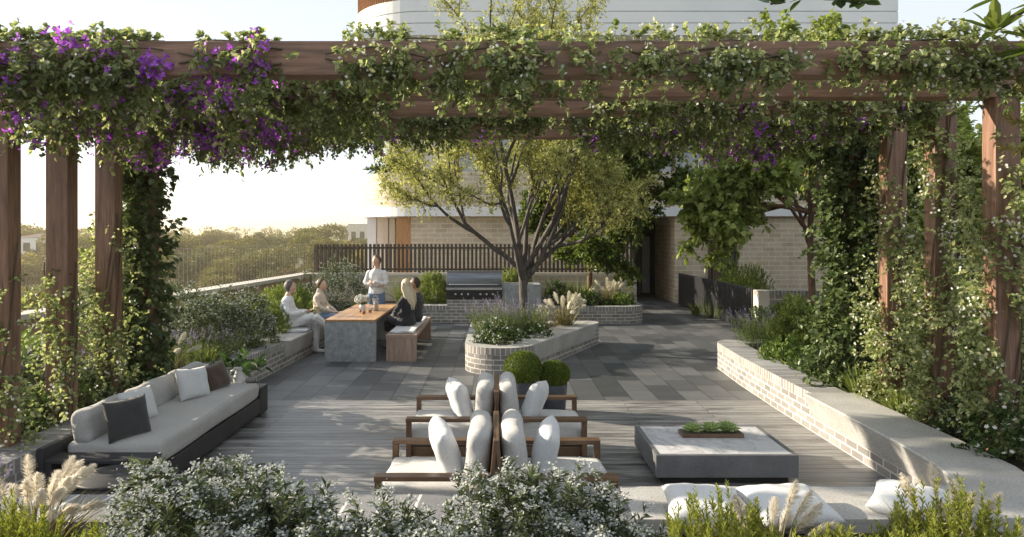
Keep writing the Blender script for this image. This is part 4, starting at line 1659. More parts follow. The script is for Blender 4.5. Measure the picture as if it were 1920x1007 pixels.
    if hair == 'long':
        bk = -fwd
        n0 = P(-0.055, 0, 0.03)
        for q in range(9):
            off = la * (q - 4) * 0.022
            w = 1 - abs(q - 4) / 7
            s.tube([n0 + off * 0.9 + ua * 0.04 * w, P(-0.1 * w - 0.015, 0, -0.04) + off, g['neck'] + bk * (0.12 * w + 0.02) + off * 1.15, g['chest'] + bk * (0.155 * w + 0.01) + off * 1.1 + ua * 0.05, g['chest'] + bk * (0.15 * w + 0.01) + off * 0.9 - ua * (0.06 + 0.02 * (q % 3))], [0.03, 0.034, 0.031, 0.026, 0.01], 10)
    s.build('hair', [M[mats['hair']]], root)
    return root


SIT = dict(pel=(0, 0, 0.11), chest=(-0.03, 0, 0.42), neck=(-0.01, 0, 0.6), head=(0.03, 0, 0.755),
           hpl=(0.02, 0.09, 0.09), hpr=(0.02, -0.09, 0.09), sl=(-0.03, 0.175, 0.53), sr=(-0.03, -0.175, 0.53), face=(1, 0, 0))

# man in white on the left concrete seat, one leg crossed, hands open in front
J = dict(SIT, chest=(-0.07, 0, 0.42), neck=(-0.06, 0.0, 0.6), head=(-0.01, 0.01, 0.76), sl=(-0.07, 0.18, 0.53), sr=(-0.07, -0.18, 0.53),
         kl=(0.45, 0.12, 0.1), al=(0.44, 0.12, -0.41), tl=(0.6, 0.13, -0.475),
         kr=(0.46, -0.06, 0.23), ar=(0.72, 0.1, -0.08), tr=(0.84, 0.13, -0.17),
         el=(0.02, 0.25, 0.27), wl=(0.26, 0.13, 0.29), er=(0.02, -0.25, 0.27), wr=(0.26, -0.1, 0.30),
         hl=(1, -0.1, 0.25), hr=(1, 0.15, 0.3), pl=(0, -0.3, 1), pr=(0, 0.3, 1), face=(1, 0.25, 0.05))
person('man in white shirt and trousers seated cross legged on the left concrete seat', (-3.92, 13.15, 0.51), R(2), J, dict(skin='skin', top='cloth_white', legs='cloth_white', shoe='shoe_white', hair='hair_grey'), 'short')

# woman in cream knit further along the seat
J = dict(SIT, kl=(0.44, 0.1, 0.1), al=(0.42, 0.1, -0.37), tl=(0.57, 0.11, -0.43), kr=(0.44, -0.1, 0.1), ar=(0.4, -0.1, -0.37), tr=(0.55, -0.1, -0.43),
         el=(0.06, 0.22, 0.3), wl=(0.27, 0.1, 0.22), er=(0.06, -0.22, 0.3), wr=(0.27, -0.08, 0.21),
         hl=(0.7, -0.7, -0.1), hr=(0.7, 0.7, -0.1), pl=(-0.3, 0, -1), pr=(-0.3, 0, -1), face=(1, -0.05, 0.0), roll=1)
J['sl'] = (-0.03, 0.165, 0.52)
J['sr'] = (-0.03, -0.165, 0.52)
person('woman in cream roll neck knit and jeans seated on the left concrete seat', (-3.72, 14.55, 0.46), R(-8), J, dict(skin='skin', top='cloth_cream', legs='denim', shoe='shoe_white', hair='hair_brown'), 'bun', True)

# man standing at the head of the table with folded arms
J = dict(pel=(0, 0, 0.94), chest=(-0.01, 0, 1.26), neck=(-0.015, 0, 1.47), head=(0.025, 0, 1.64),
         hpl=(0, 0.095, 0.9), hpr=(0, -0.095, 0.9), kl=(0.03, 0.11, 0.5), kr=(0.01, -0.12, 0.5), al=(-0.03, 0.12, 0.09), ar=(-0.02, -0.15, 0.09),
         tl=(0.13, 0.15, 0.035), tr=(0.14, -0.19, 0.035), sl=(-0.02, 0.19, 1.4), sr=(-0.02, -0.19, 1.4),
         el=(0.06, 0.25, 1.13), er=(0.06, -0.25, 1.13), wl=(0.2, -0.02, 1.17), wr=(0.165, 0.05, 1.12),
         hl=(-0.25, -1, 0.1), hr=(-0.2, 1, 0.15), pl=(-1, 0, 0), pr=(-1, 0, 0), face=(1, -0.55, 0.0))
person('man standing with folded arms in pale knit and jeans at the table head', (-2.75, 15.75, 0), R(-90), J, dict(skin='skin', top='cloth_grey_white', legs='denim', shoe='shoe_white', hair='hair_brown'), 'short', curl=0.5, scale=1.02)

# blonde woman seated with her back to the camera
J = dict(SIT, kl=(0.44, 0.1, 0.1), al=(0.42, 0.1, -0.39), tl=(0.57, 0.11, -0.45), kr=(0.44, -0.09, 0.1), ar=(0.46, -0.09, -0.39), tr=(0.6, -0.1, -0.45),
         el=(0.05, 0.24, 0.28), wl=(0.27, 0.1, 0.2), er=(0.05, -0.24, 0.28), wr=(0.27, -0.06, 0.2),
         hl=(0.8, -0.6, -0.1), hr=(0.8, 0.6, -0.1), pl=(-0.2, 0, -1), pr=(-0.2, 0, -1), face=(0.95, -0.3, 0.02))
J['sl'] = (-0.03, 0.165, 0.52)
J['sr'] = (-0.03, -0.165, 0.52)
person('woman with long blonde hair in a black dress seated on the timber bench', (-1.74, 13.3, 0.525), R(140), J, dict(skin='skin', top='cloth_black', legs='cloth_black', shoe='shoe_dark', hair='hair_blond'), 'long', True, dress=True)

# man in charcoal beside her
J = dict(SIT, kl=(0.45, 0.13, 0.1), al=(0.43, 0.14, -0.42), tl=(0.58, 0.15, -0.49), kr=(0.45, -0.12, 0.1), ar=(0.44, -0.13, -0.42), tr=(0.59, -0.15, -0.49),
         el=(0.04, 0.26, 0.27), wl=(0.28, 0.14, 0.22), er=(0.04, -0.26, 0.27), wr=(0.28, -0.12, 0.22),
         hl=(0.9, -0.4, -0.1), hr=(0.9, 0.4, -0.1), pl=(-0.2, 0, -1), pr=(-0.2, 0, -1), face=(0.85, 0.5, 0.0))
person('dark haired man in charcoal knit seated on the bench beside the blonde woman', (-1.63, 13.85, 0.525), R(165), J, dict(skin='skin_tan', top='cloth_charcoal', legs='cloth_black', shoe='shoe_dark', hair='hair_dark'), 'short')
# ------------------------------------------------------------------ plant materials
M['olearia'] = leaf_mat('grey green leaf', [(0.058, 0.085, 0.039), (0.111, 0.143, 0.072), (0.195, 0.234, 0.13)], 0.25, 0.5)
M['olearia_flower'] = leaf_mat('small grey white flowers', [(0.34, 0.36, 0.34), (0.5, 0.52, 0.5), (0.64, 0.65, 0.62)], 0.25, 0.7, (1, 1, 1))
M['needle'] = leaf_mat('yellow green needle leaf', [(0.14, 0.17, 0.025), (0.27, 0.30, 0.05), (0.42, 0.43, 0.11)], 0.35, 0.5)
M['rosemary'] = leaf_mat('rosemary green leaf', [(0.12, 0.165, 0.04), (0.23, 0.29, 0.075), (0.36, 0.41, 0.14)], 0.35, 0.5)
M['shrub'] = leaf_mat('fresh green shrub leaf', [(0.056, 0.105, 0.021), (0.126, 0.196, 0.042), (0.238, 0.308, 0.084)], 0.35, 0.45)
M['dark_shrub'] = leaf_mat('dark green shrub leaf', [(0.03, 0.06, 0.018), (0.06, 0.105, 0.03), (0.105, 0.165, 0.045)], 0.3, 0.4)
M['ivy'] = leaf_mat('ivy leaf', [(0.05, 0.08, 0.035), (0.09, 0.13, 0.05), (0.17, 0.21, 0.09)], 0.3, 0.35)
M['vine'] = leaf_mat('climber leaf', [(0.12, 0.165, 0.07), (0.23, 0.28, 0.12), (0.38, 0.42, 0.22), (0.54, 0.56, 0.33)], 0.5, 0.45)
M['vine_shaded'] = leaf_mat('shaded climber leaf', [(0.095, 0.13, 0.055), (0.175, 0.22, 0.10), (0.3, 0.34, 0.17)], 0.48, 0.45)  # darker copy of the climber leaf, shade painted into its colour
M['purple'] = leaf_mat('purple bract', [(0.3, 0.06, 0.5), (0.46, 0.12, 0.68), (0.62, 0.25, 0.82)], 0.5, 0.5, (1.1, 0.85, 1.15))
M['lavender'] = leaf_mat('lavender flower', [(0.2, 0.17, 0.28), (0.3, 0.26, 0.4), (0.42, 0.38, 0.5)], 0.3, 0.7, (1, 0.95, 1))
M['lavender_stem'] = leaf_mat('lavender stem', [(0.117, 0.156, 0.065), (0.221, 0.273, 0.117)], 0.3, 0.6)
M['grass'] = leaf_mat('grass blade', [(0.091, 0.13, 0.026), (0.195, 0.247, 0.058), (0.312, 0.351, 0.117)], 0.35, 0.5)
M['dry_grass'] = leaf_mat('dry grass blade', [(0.14, 0.13, 0.06), (0.28, 0.25, 0.13)], 0.35, 0.6)
M['plume'] = leaf_mat('cream feathery plume', [(0.74, 0.69, 0.6), (0.82, 0.78, 0.7), (0.86, 0.83, 0.77)], 0.5, 0.8, (1, 0.98, 0.94))
M['white_plume'] = leaf_mat('pale feathery plume', [(0.62, 0.6, 0.5), (0.76, 0.74, 0.65), (0.82, 0.8, 0.74)], 0.45, 0.8, (1, 1, 0.95))
M['tree_gold'] = leaf_mat('yellow green tree leaf', [(0.2, 0.22, 0.065), (0.33, 0.35, 0.12), (0.46, 0.46, 0.19), (0.56, 0.54, 0.26)], 0.45, 0.5)
M['tree_dark'] = leaf_mat('deep green tree leaf', [(0.045, 0.083, 0.018), (0.09, 0.135, 0.027), (0.195, 0.24, 0.045)], 0.35, 0.45)
M['maple'] = leaf_mat('maple leaf', [(0.14, 0.19, 0.05), (0.25, 0.31, 0.085), (0.4, 0.45, 0.16)], 0.45, 0.45)
M['bark'] = pmat('grey bark', (0.05, 0.043, 0.04), (0.13, 0.115, 0.105), 5, 0.85, 0.7, stretch=(6, 6, 1.2), bd=0.01)
M['bark_red'] = pmat('red brown bark', (0.085, 0.045, 0.028), (0.2, 0.115, 0.075), 5, 0.85, 0.7, stretch=(6, 6, 1.2), bd=0.01)
M['stem'] = pmat('green stem', (0.07, 0.06, 0.035), (0.12, 0.1, 0.06), 8, 0.8)
VAL = []
for nm, cs in (('olive', [(0.08, 0.085, 0.022), (0.16, 0.155, 0.04), (0.26, 0.23, 0.065)]), ('golden', [(0.22, 0.185, 0.03), (0.38, 0.3, 0.055), (0.5, 0.39, 0.1)]), ('deep', [(0.045, 0.06, 0.02), (0.085, 0.1, 0.032), (0.14, 0.15, 0.048)])):
    VAL.append(leaf_mat(nm + ' valley foliage', cs, 0.25, 0.6))


def dome_dirs(rng, n, lo=-0.15):
    z = rng.uniform(lo, 1, n)
    a = rng.uniform(0, 2 * math.pi, n)
    r = np.sqrt(1 - np.clip(z, -1, 1) ** 2)
    return np.stack([r * np.cos(a), r * np.sin(a), z], -1)


def shell(rng, n, rad, deep=0.3, lumps=4, lo=-0.15):
    """points through an uneven dome, most near its surface"""
    D = dome_dirs(rng, n, lo)
    ph = rng.uniform(0, 6, (lumps, 2))
    f = np.ones(n)
    for k in range(lumps):
        f += 0.11 * np.sin(D[:, 0] * (3 + k) + ph[k, 0]) * np.sin(D[:, 1] * (3.4 + k) + D[:, 2] * 3 + ph[k, 1])
    rr = 1 - deep * rng.uniform(0, 1, n) ** 1.6
    return D, D * np.asarray(rad) * (f * rr)[:, None]


def bush(name, label, cat, loc, rad, kind, seed, n=240, group=None, rotz=0.0, zb=0.0):
    """loc: ground point; rad: half sizes; the dome rises from the ground"""
    rng = np.random.default_rng(seed)
    root = thing(name, label, cat, loc, rotz, group)
    s = MB()
    rad = np.array(rad, float)
    D, P = shell(rng, n, rad)
    P[:, 2] = np.maximum(P[:, 2] + zb, 0.02)
    up = np.array([0, 0, 1.0])
    if kind == 'olearia':
        ln = rng.uniform(0.12, 0.24, n)
        d = nrm(D * 0.8 + up * 0.75 + rng.normal(0, 0.25, (n, 3)))
        B = P - d * ln[:, None] * 0.8
        tip = s.sprigs(rng, B, d, ln, 15, 0.075, 0.016, 0, 1, spread=0.85, up=0.15, droop=0.1)
        s.build('foliage', [M['olearia'], M['stem']], root)
        s = MB()
        k = 34
        keep = rng.uniform(0, 1, n) < 0.85
        T, dd = tip[keep], d[keep]
        off = rng.normal(0, 1, (len(T), k, 3)) * np.array([0.023, 0.023, 0.014])
        Q = (T[:, None] + off + dd[:, None] * 0.02).reshape(-1, 3)
        s.stars(rng, Q, np.tile(up, (len(Q), 1)) + rng.normal(0, 0.5, (len(Q), 3)), 0.0095, 0, 5, 0.35)
        s.build('blossoms', [M['olearia_flower']], root)
    elif kind == 'olearia_far':
        ln = rng.uniform(0.12, 0.26, n)
        d = nrm(D * 0.8 + up * 0.7 + rng.normal(0, 0.25, (n, 3)))
        tip = s.sprigs(rng, P - d * ln[:, None] * 0.8, d, ln, 12, 0.08, 0.024, 0, None, spread=0.85, up=0.15)
        s.build('foliage', [M['olearia']], root)
        s = MB()
        k = 5
        off = rng.normal(0, 1, (n, k, 3)) * np.array([0.04, 0.04, 0.02])
        Q = (tip[:, None] + off).reshape(-1, 3)
        Q = Q[rng.uniform(0, 1, len(Q)) < 0.75]
        s.stars(rng, Q, np.tile(up, (len(Q), 1)) + rng.normal(0, 0.5, (len(Q), 3)), 0.021, 0, 4, 0.3)
        s.build('blossoms', [M['olearia_flower']], root)
    elif kind in ('needle', 'needle_far', 'dark_needle'):
        far = kind != 'needle'
        if far:
            n = int(n * 3.4)
            D, P = shell(rng, n, rad, 0.3, 5)
            P[:, 2] = np.maximum(P[:, 2], 0.02)
        ln = rng.uniform(0.1, 0.19, n) if far else rng.uniform(0.14, 0.30, n)
        d = nrm(D * (0.6 if far else 0.35) + up * (0.8 if far else 1.0) + rng.normal(0, 0.2, (n, 3)))
        s.sprigs(rng, P - d * ln[:, None] * 0.7, d, ln, 16 if far else 56, 0.048 if far else 0.031, 0.02 if far else 0.0068, 0, None, spread=0.72, up=0.35, jit=0.15)
        s.build('foliage', [M[{'needle': 'needle', 'needle_far': 'rosemary', 'dark_needle': 'shrub'}[kind]]], root)
    elif kind in ('shrub', 'dark_shrub'):
        ln = rng.uniform(0.1, 0.26, n)
        d = nrm(D * 0.9 + up * 0.6 + rng.normal(0, 0.35, (n, 3)))
        s.sprigs(rng, P - d * ln[:, None] * 0.7, d, ln, 11, 0.07, 0.036, 0, None, spread=0.9)
        s.build('foliage', [M[kind]], root)
    elif kind == 'white_shrub':
        ln = rng.uniform(0.08, 0.18, n)
        d = nrm(D * 0.9 + up * 0.6 + rng.normal(0, 0.35, (n, 3)))
        tip = s.sprigs(rng, P - d * ln[:, None] * 0.7, d, ln, 10, 0.055, 0.03, 0, None, spread=0.9)
        s.build('foliage', [M['dark_shrub']], root)
        s = MB()
        T = tip[rng.uniform(0, 1, n) < 0.4]
        T = np.concatenate([T + rng.normal(0, 0.025, T.shape) for _ in range(2)])
        s.stars(rng, T, np.tile(up, (len(T), 1)) + rng.normal(0, 0.5, (len(T), 3)), 0.022, 0, 5, 0.2)
        s.build('blossoms', [M['petal_white']], root)
    elif kind == 'lavender':
        ln = rng.uniform(0.3, 0.5, n) * (rad[2] / 0.4)
        d = nrm(D * 0.5 + up * 1.1 + rng.normal(0, 0.15, (n, 3)))
        B = np.stack([P[:, 0] * 0.75, P[:, 1] * 0.75, np.zeros(n)], -1) + up * rng.uniform(0, 0.15, (n, 1))
        tip = s.sprigs(rng, B, d, ln, 11, 0.05, 0.01, 0, 0, spread=0.6, up=0.4, sw=0.006)
        s.build('foliage', [M['lavender_stem']], root)
        s = MB()
        keep = rng.uniform(0, 1, n) < 0.55
        s.sprigs(rng, tip[keep], d[keep], rng.uniform(0.07, 0.14, keep.sum()), 12, 0.02, 0.013, 0, None, spread=0.9, up=0.2)
        s.build('blossoms', [M['lavender']], root)
    elif kind in ('grass', 'plume', 'white_plume'):
        nb = n
        a = rng.uniform(0, 2 * math.pi, nb)
        r0 = rng.uniform(0, 0.25, nb) ** 0.7
        B = np.stack([r0 * np.cos(a) * rad[0], r0 * np.sin(a) * rad[1], np.zeros(nb)], -1)
        tilt = rng.uniform(0.1, 1.0, nb)
        hd_ = np.stack([np.cos(a), np.sin(a), np.zeros(nb)], -1) + rng.normal(0, 0.25, (nb, 3)) * np.array([1, 1, 0])
        L = rad[2] * rng.uniform(0.7, 1.15, nb) * (0.75 if kind != 'grass' else 1)
        d0 = nrm(up + hd_ * tilt[:, None] * 0.55)
        prev = B
        w = 0.009 if kind == 'grass' else 0.006
        S = nrm(np.cross(d0, up + rng.normal(0, 0.2, (nb, 3))))
        rows = []
        for q in range(5):
            t = q / 4
            p = B + d0 * (L * t)[:, None] + hd_ * (tilt * L * 0.35 * t ** 2)[:, None] - up * (tilt * L * 0.42 * t ** 2.3)[:, None]
            ww = w * (1 - t ** 2) + 0.0006
            rows.append((p + S * ww, p - S * ww))
        V = np.stack([x for pr in rows for x in pr], 1).reshape(-1, 3)
        i = np.arange(nb)[:, None] * 10
        F = np.concatenate([i + np.array([[2 * q, 2 * q + 1, 2 * q + 3, 2 * q + 2]]) for q in range(4)])
        s.add(V, F, 0)
        s.build('blades', [M['grass' if kind == 'grass' else 'dry_grass']], root)
        if kind != 'grass':
            s = MB()
            npl = max(10, n // 8)
            a = rng.uniform(0, 2 * math.pi, npl)
            tl = rng.uniform(0.15, 0.9, npl)
            hd_ = nrm(np.stack([np.cos(a) + 0.5, np.sin(a), np.zeros(npl)], -1))
            L = rad[2] * rng.uniform(0.85, 1.2, npl)
            B = hd_ * rad[0] * 0.12
            d0 = nrm(up + hd_ * tl[:, None] * 0.5)
            ts = np.linspace(0, 1, 15)
            C = B[:, None] + d0[:, None] * (L[:, None] * ts)[..., None] + hd_[:, None] * ((tl * L * 0.3)[:, None] * ts ** 2)[..., None] - up * ((tl * L * 0.38)[:, None] * ts ** 3)[..., None]
            for q in range(npl):
                s.tube(C[q][:14], 0.0022, 4, 0, caps=False)
            k = 420
            tt = 0.62 + 0.38 * rng.uniform(0, 1, (npl, k))
            fi = tt * 14
            i0 = np.clip(fi.astype(int), 0, 13)
            fr_ = (fi - i0)[..., None]
            qi = np.arange(npl)[:, None]
            P = C[qi, i0] * (1 - fr_) + C[qi, i0 + 1] * fr_
            T = nrm(C[qi, i0 + 1] - C[qi, i0])
            rd = rng.normal(0, 1, (npl, k, 3))
            rd = nrm(rd - T * (rd * T).sum(-1, keepdims=True))
            prof = np.sin(np.clip((tt - 0.6) / 0.42, 0.05, 1) * math.pi * 0.92 + 0.15).clip(0.25, 1)
            sc = rad[2] / 0.75
            HD = nrm(T * 0.85 + rd * 0.7 + np.array([0.12, 0, -0.12]))
            s.leaves(P.reshape(-1, 3), HD.reshape(-1, 3), rd.reshape(-1, 3), (0.085 * sc * prof * rng.uniform(0.6, 1.2, (npl, k))).ravel(), 0.0055 * sc, 1, 0.0, 0.25)
            s.build('plumes', [M['dry_grass'], M['plume' if kind == 'plume' else 'white_plume']], root)
    elif kind == 'broad':
        nb = n
        a = rng.uniform(0, 2 * math.pi, nb)
        hd_ = np.stack([np.cos(a), np.sin(a), np.zeros(nb)], -1)
        tl = rng.uniform(0.1, 0.7, nb)
        d0 = nrm(up + hd_ * tl[:, None])
        L = rad[2] * rng.uniform(0.5, 1.0, nb)
        tip = hd_ * 0.05 + d0 * (L * 0.55)[:, None]
        for q in range(nb):
            s.tube([hd_[q] * 0.04, tip[q] * 0.6, tip[q]], [0.012, 0.009, 0.006], 6, 0, caps=False)
        s.leaves(tip, nrm(d0 + hd_ * 0.5), up + d0 * 0.3 + rng.normal(0, 0.2, (nb, 3)), L * 0.75, L * 0.26, 0, 0.06, 0.25, True)
        s.build('leaves', [M['shrub']], root)
    return root


Z0 = 0.36
G_FRONT = 'silvery flowering bushes in the near bed'
# near bed, flowering grey bushes
bush('flowering_bush', 'silvery flowering bush in the near bed, the tallest one left of the chairs', 'bush', (-1.62, 3.62, Z0), (0.5, 0.42, 0.72), 'olearia', 101, 420, G_FRONT)
bush('flowering_bush', 'silvery flowering bush in the near bed, low one left of the near lounge chairs', 'bush', (-1.02, 3.5, Z0 - 0.05), (0.4, 0.4, 0.66), 'olearia', 102, 330, G_FRONT)
bush('flowering_bush', 'silvery flowering bush in the near bed right before the back to back chairs', 'bush', (0.12, 3.7, Z0 - 0.02), (0.5, 0.4, 0.68), 'olearia', 103, 420, G_FRONT)
bush('flowering_bush', 'silvery flowering bush in the near bed next to the white seat cushions', 'bush', (0.52, 3.55, Z0 - 0.08), (0.36, 0.4, 0.6), 'olearia', 104, 300, G_FRONT)
bush('flowering_bush', 'smallest silvery flowering bush in the near bed, leaning at the bottom picture edge', 'bush', (-0.5, 3.25, Z0 - 0.1), (0.42, 0.4, 0.64), 'olearia', 105, 360, G_FRONT)
# near bed, needle leaved bushes
GN = 'yellow green needle leaved bushes in the near bed'
bush('needle_bush', 'yellow green needle bush in the near bed below the cream grass plumes by the sofa', 'bush', (-2.3, 3.15, Z0 - 0.14), (0.8, 0.45, 0.76), 'needle', 111, 1700, GN)
bush('needle_bush', 'yellow green needle bush in the near bed between the plumes and the flowering bush', 'bush', (-1.6, 2.95, Z0 - 0.18), (0.42, 0.36, 0.72), 'needle', 112, 800, GN)
bush('needle_bush', 'yellow green needle bush in the near bed under the two white cushions', 'bush', (1.15, 3.15, Z0 - 0.17), (0.64, 0.42, 0.75), 'needle', 113, 1500, GN)
bush('needle_bush', 'yellow green needle bush in the near bed under the right hand grass plumes', 'bush', (2.05, 3.15, Z0 - 0.17), (0.66, 0.42, 0.75), 'needle', 114, 1500, GN)
# feathery grasses near
bush('feather_grass', 'cream feathery grass in front of the round side table', 'ornamental grass', (-2.75, 4.1, Z0), (0.45, 0.3, 0.56), 'plume', 121, 200, 'cream feathery grasses of the near bed')
bush('feather_grass', 'cream feathery grass between the two white cushions', 'ornamental grass', (1.45, 3.75, Z0), (0.35, 0.3, 0.54), 'plume', 122, 100, 'cream feathery grasses of the near bed')
bush('feather_grass', 'cream feathery grass beside the curved concrete seat', 'ornamental grass', (2.5, 3.85, Z0), (0.45, 0.35, 0.56), 'plume', 123, 140, 'cream feathery grasses of the near bed')
bush('purple_salvia', 'low purple flowering plant at the near left corner', 'flowering plant', (-2.95, 3.5, Z0), (0.3, 0.3, 0.42), 'lavender', 124, 160)

# left bed
GL = 'dark flowering bushes along the left parapet'
bush('flowering_bush', 'large grey green flowering bush against the parapet beyond the ivy post', 'bush', (-4.62, 10.9, Z0), (0.8, 0.7, 1.08), 'olearia_far', 131, 560, GL)
bush('flowering_bush', 'grey green flowering bush next to the man in white', 'bush', (-4.35, 11.75, Z0), (0.6, 0.55, 0.88), 'olearia_far', 132, 400, GL)
bush('flowering_bush', 'big round flowering bush in the fence corner behind the woman in cream', 'bush', (-4.1, 17.6, Z0), (0.95, 0.8, 1.2), 'olearia_far', 133, 520, GL)
bush('green_bush', 'fresh green bush behind the back of the man in white', 'bush', (-4.35, 12.9, Z0), (0.5, 0.6, 0.72), 'needle_far', 134, 260)
bush('green_bush', 'fresh green bush between the two people on the left seat', 'bush', (-4.4, 14.0, Z0), (0.6, 0.7, 0.8), 'needle_far', 135, 300)
bush('green_bush', 'green bush behind the woman in cream below the parapet', 'bush', (-4.7, 15.6, Z0), (0.7, 0.7, 0.75), 'dark_needle', 136, 280)
bush('green_bush', 'light green leafy plant right of the standing man', 'bush', (-2.55, 18.8, Z0), (0.4, 0.4, 0.85), 'grass', 137, 120)
bush('green_bush', 'rounded bright bush beside the barbecue hood', 'bush', (-1.72, 18.75, Z0), (0.52, 0.5, 0.86), 'needle_far', 138, 320)
bush('lavender', 'lavender clump in the left bed before the dark flowering bush', 'lavender', (-4.5, 9.7, Z0), (0.5, 0.4, 0.36), 'lavender', 141, 130)
bush('lavender', 'lavender clump by the bed edge past the sofa', 'lavender', (-4.15, 10.5, Z0), (0.3, 0.35, 0.3), 'lavender', 142, 90)
bush('grass_tuft', 'bright green grass tuft at the wall edge near the dining seat', 'grass tuft', (-4.15, 11.35, Z0), (0.5, 0.5, 0.42), 'grass', 143, 260)
bush('grass_tuft', 'bright green grass tuft behind the vase plant', 'grass tuft', (-4.3, 10.1, Z0), (0.45, 0.45, 0.38), 'grass', 144, 220)
bush('feather_grass', 'pale feathery grass at the foot of the ivy covered left post', 'ornamental grass', (-4.45, 9.3, Z0), (0.35, 0.35, 0.6), 'white_plume', 145, 90)
bush('low_shrub', 'dark low shrub behind the middle of the sofa', 'shrub', (-4.55, 7.5, Z0), (0.5, 0.6, 0.45), 'white_shrub', 146, 190)
bush('low_shrub', 'dark low shrub behind the near end of the sofa', 'shrub', (-4.75, 6.5, Z0), (0.55, 0.6, 0.42), 'dark_shrub', 147, 190)
bush('low_shrub', 'dark low shrub behind the far end of the sofa', 'shrub', (-4.5, 8.6, Z0), (0.5, 0.55, 0.42), 'dark_shrub', 148, 190)
bush('low_shrub', 'dark low shrub left of the first pergola post', 'shrub', (-5.3, 5.8, Z0), (0.7, 0.7, 0.55), 'dark_shrub', 149, 220)
bush('lavender', 'dim lavender clump under the left pergola posts', 'lavender', (-5.1, 8.0, Z0), (0.6, 0.6, 0.4), 'lavender', 150, 200)
bush('low_shrub', 'low dark shrub filling the near bed between the flowering bushes', 'shrub', (-0.62, 3.95, Z0), (0.6, 0.3, 0.26), 'white_shrub', 153, 200)
bush('broad_leaf_plant', 'broad leaved plant in front of the parapet between two left posts', 'plant', (-5.6, 8.0, Z0), (0.5, 0.5, 1.0), 'broad', 151, 22)
bush('broad_leaf_plant', 'broad leaved plant at the left picture edge by the parapet', 'plant', (-5.9, 7.1, Z0), (0.5, 0.5, 0.9), 'broad', 152, 18)

# island planter
bush('lavender', 'lavender clump spilling over the left side of the island planter', 'lavender', (-0.05, 12.75, Z0), (0.5, 0.6, 0.43), 'lavender', 161, 300)
bush('lavender', 'lavender clump around the trunk of the island tree', 'lavender', (0.45, 12.95, Z0), (0.55, 0.55, 0.46), 'lavender', 162, 300)
bush('low_shrub', 'white flecked low shrub at the round front of the island planter', 'shrub', (0.0, 11.85, Z0), (0.42, 0.4, 0.4), 'white_shrub', 163, 230)
bush('low_shrub', 'low shrub trailing along the concrete seat of the island planter', 'shrub', (0.6, 12.45, Z0), (0.4, 0.4, 0.32), 'white_shrub', 164, 160)
bush('feather_grass', 'white feathery grass at the far tip of the island planter', 'ornamental grass', (1.35, 13.95, Z0), (0.42, 0.4, 0.78), 'white_plume', 165, 210)
bush('feather_grass', 'smaller white feathery grass beside the island tree', 'ornamental grass', (0.85, 13.6, Z0), (0.3, 0.3, 0.55), 'white_plume', 166, 130)

# back bed
bush('green_bush', 'green bush behind the concrete counter', 'bush', (0.5, 19.3, Z0), (0.6, 0.4, 0.95), 'needle_far', 171, 260)
bush('low_shrub', 'dark leafy shrub right of the concrete counter', 'shrub', (1.6, 18.7, Z0), (0.45, 0.5, 0.65), 'dark_shrub', 172, 210)
bush('grass_tuft', 'arching green strap leaf plant under the dark tree', 'grass tuft', (2.2, 18.9, Z0), (0.6, 0.5, 0.75), 'grass', 173, 220)
bush('low_shrub', 'low dark shrub along the back planter wall', 'shrub', (2.4, 18.25, Z0), (0.55, 0.35, 0.35), 'dark_shrub', 174, 170)
bush('feather_grass', 'white feathery grass near the rounded end of the back planter', 'ornamental grass', (3.05, 18.7, Z0), (0.45, 0.45, 0.78), 'white_plume', 175, 220)
bush('low_shrub', 'bright low shrub at the rounded end of the back planter', 'shrub', (3.3, 18.35, Z0), (0.35, 0.4, 0.34), 'shrub', 176, 150)

# right bed
bush('green_bush', 'large sunlit upright green bush beside the ivy covered right post', 'bush', (4.85, 11.0, Z0), (0.62, 0.6, 0.82), 'needle_far', 181, 420)
bush('green_bush', 'rounded green bush in front of the sunlit wall pillar', 'bush', (5.15, 12.6, Z0), (0.6, 0.6, 0.66), 'dark_needle', 182, 320)
bush('lavender', 'grey green lavender at the far rounded end of the right bed', 'lavender', (4.45, 11.5, Z0), (0.5, 0.4, 0.42), 'lavender', 183, 240)
bush('low_shrub', 'olive low shrub at the wall edge in front of the upright bush', 'shrub', (4.3, 10.2, Z0), (0.38, 0.6, 0.36), 'shrub', 184, 230)
bush('low_shrub', 'low shrub at the foot of the ivy covered right post', 'shrub', (4.35, 9.2, Z0), (0.36, 0.5, 0.38), 'dark_shrub', 185, 190)
bush('grass_tuft', 'soft grass tuft at the foot of the third right post', 'grass tuft', (4.3, 8.0, Z0), (0.5, 0.6, 0.42), 'grass', 186, 320)
bush('grass_tuft', 'dark grass tuft along the concrete seat edge', 'grass tuft', (4.3, 7.3, Z0), (0.4, 0.5, 0.3), 'grass', 187, 220)
bush('low_shrub', 'white flecked shrub between the first two right posts', 'shrub', (4.6, 6.65, Z0), (0.45, 0.5, 0.5), 'white_shrub', 188, 240)
bush('low_shrub', 'white flecked shrub in front of the first right post', 'shrub', (4.35, 5.75, Z0), (0.42, 0.45, 0.42), 'white_shrub', 189, 240)
bush('low_shrub', 'dark shrub deep between the right posts', 'shrub', (5.4, 7.8, Z0), (0.8, 0.8, 0.95), 'dark_shrub', 190, 320)
bush('low_shrub', 'shaded green shrub at the right picture edge', 'shrub', (5.3, 6.3, Z0), (0.7, 0.7, 0.9), 'dark_shrub', 191, 300)
bush('green_bush', 'yellow green bush glimpsed behind the third right post', 'bush', (5.9, 10.2, Z0), (0.75, 0.7, 0.95), 'needle_far', 192, 300)
bush('broad_leaf_plant', 'broad leaved plant behind the second right post', 'plant', (6.3, 9.0, Z0), (0.5, 0.5, 1.5), 'broad', 193, 22)
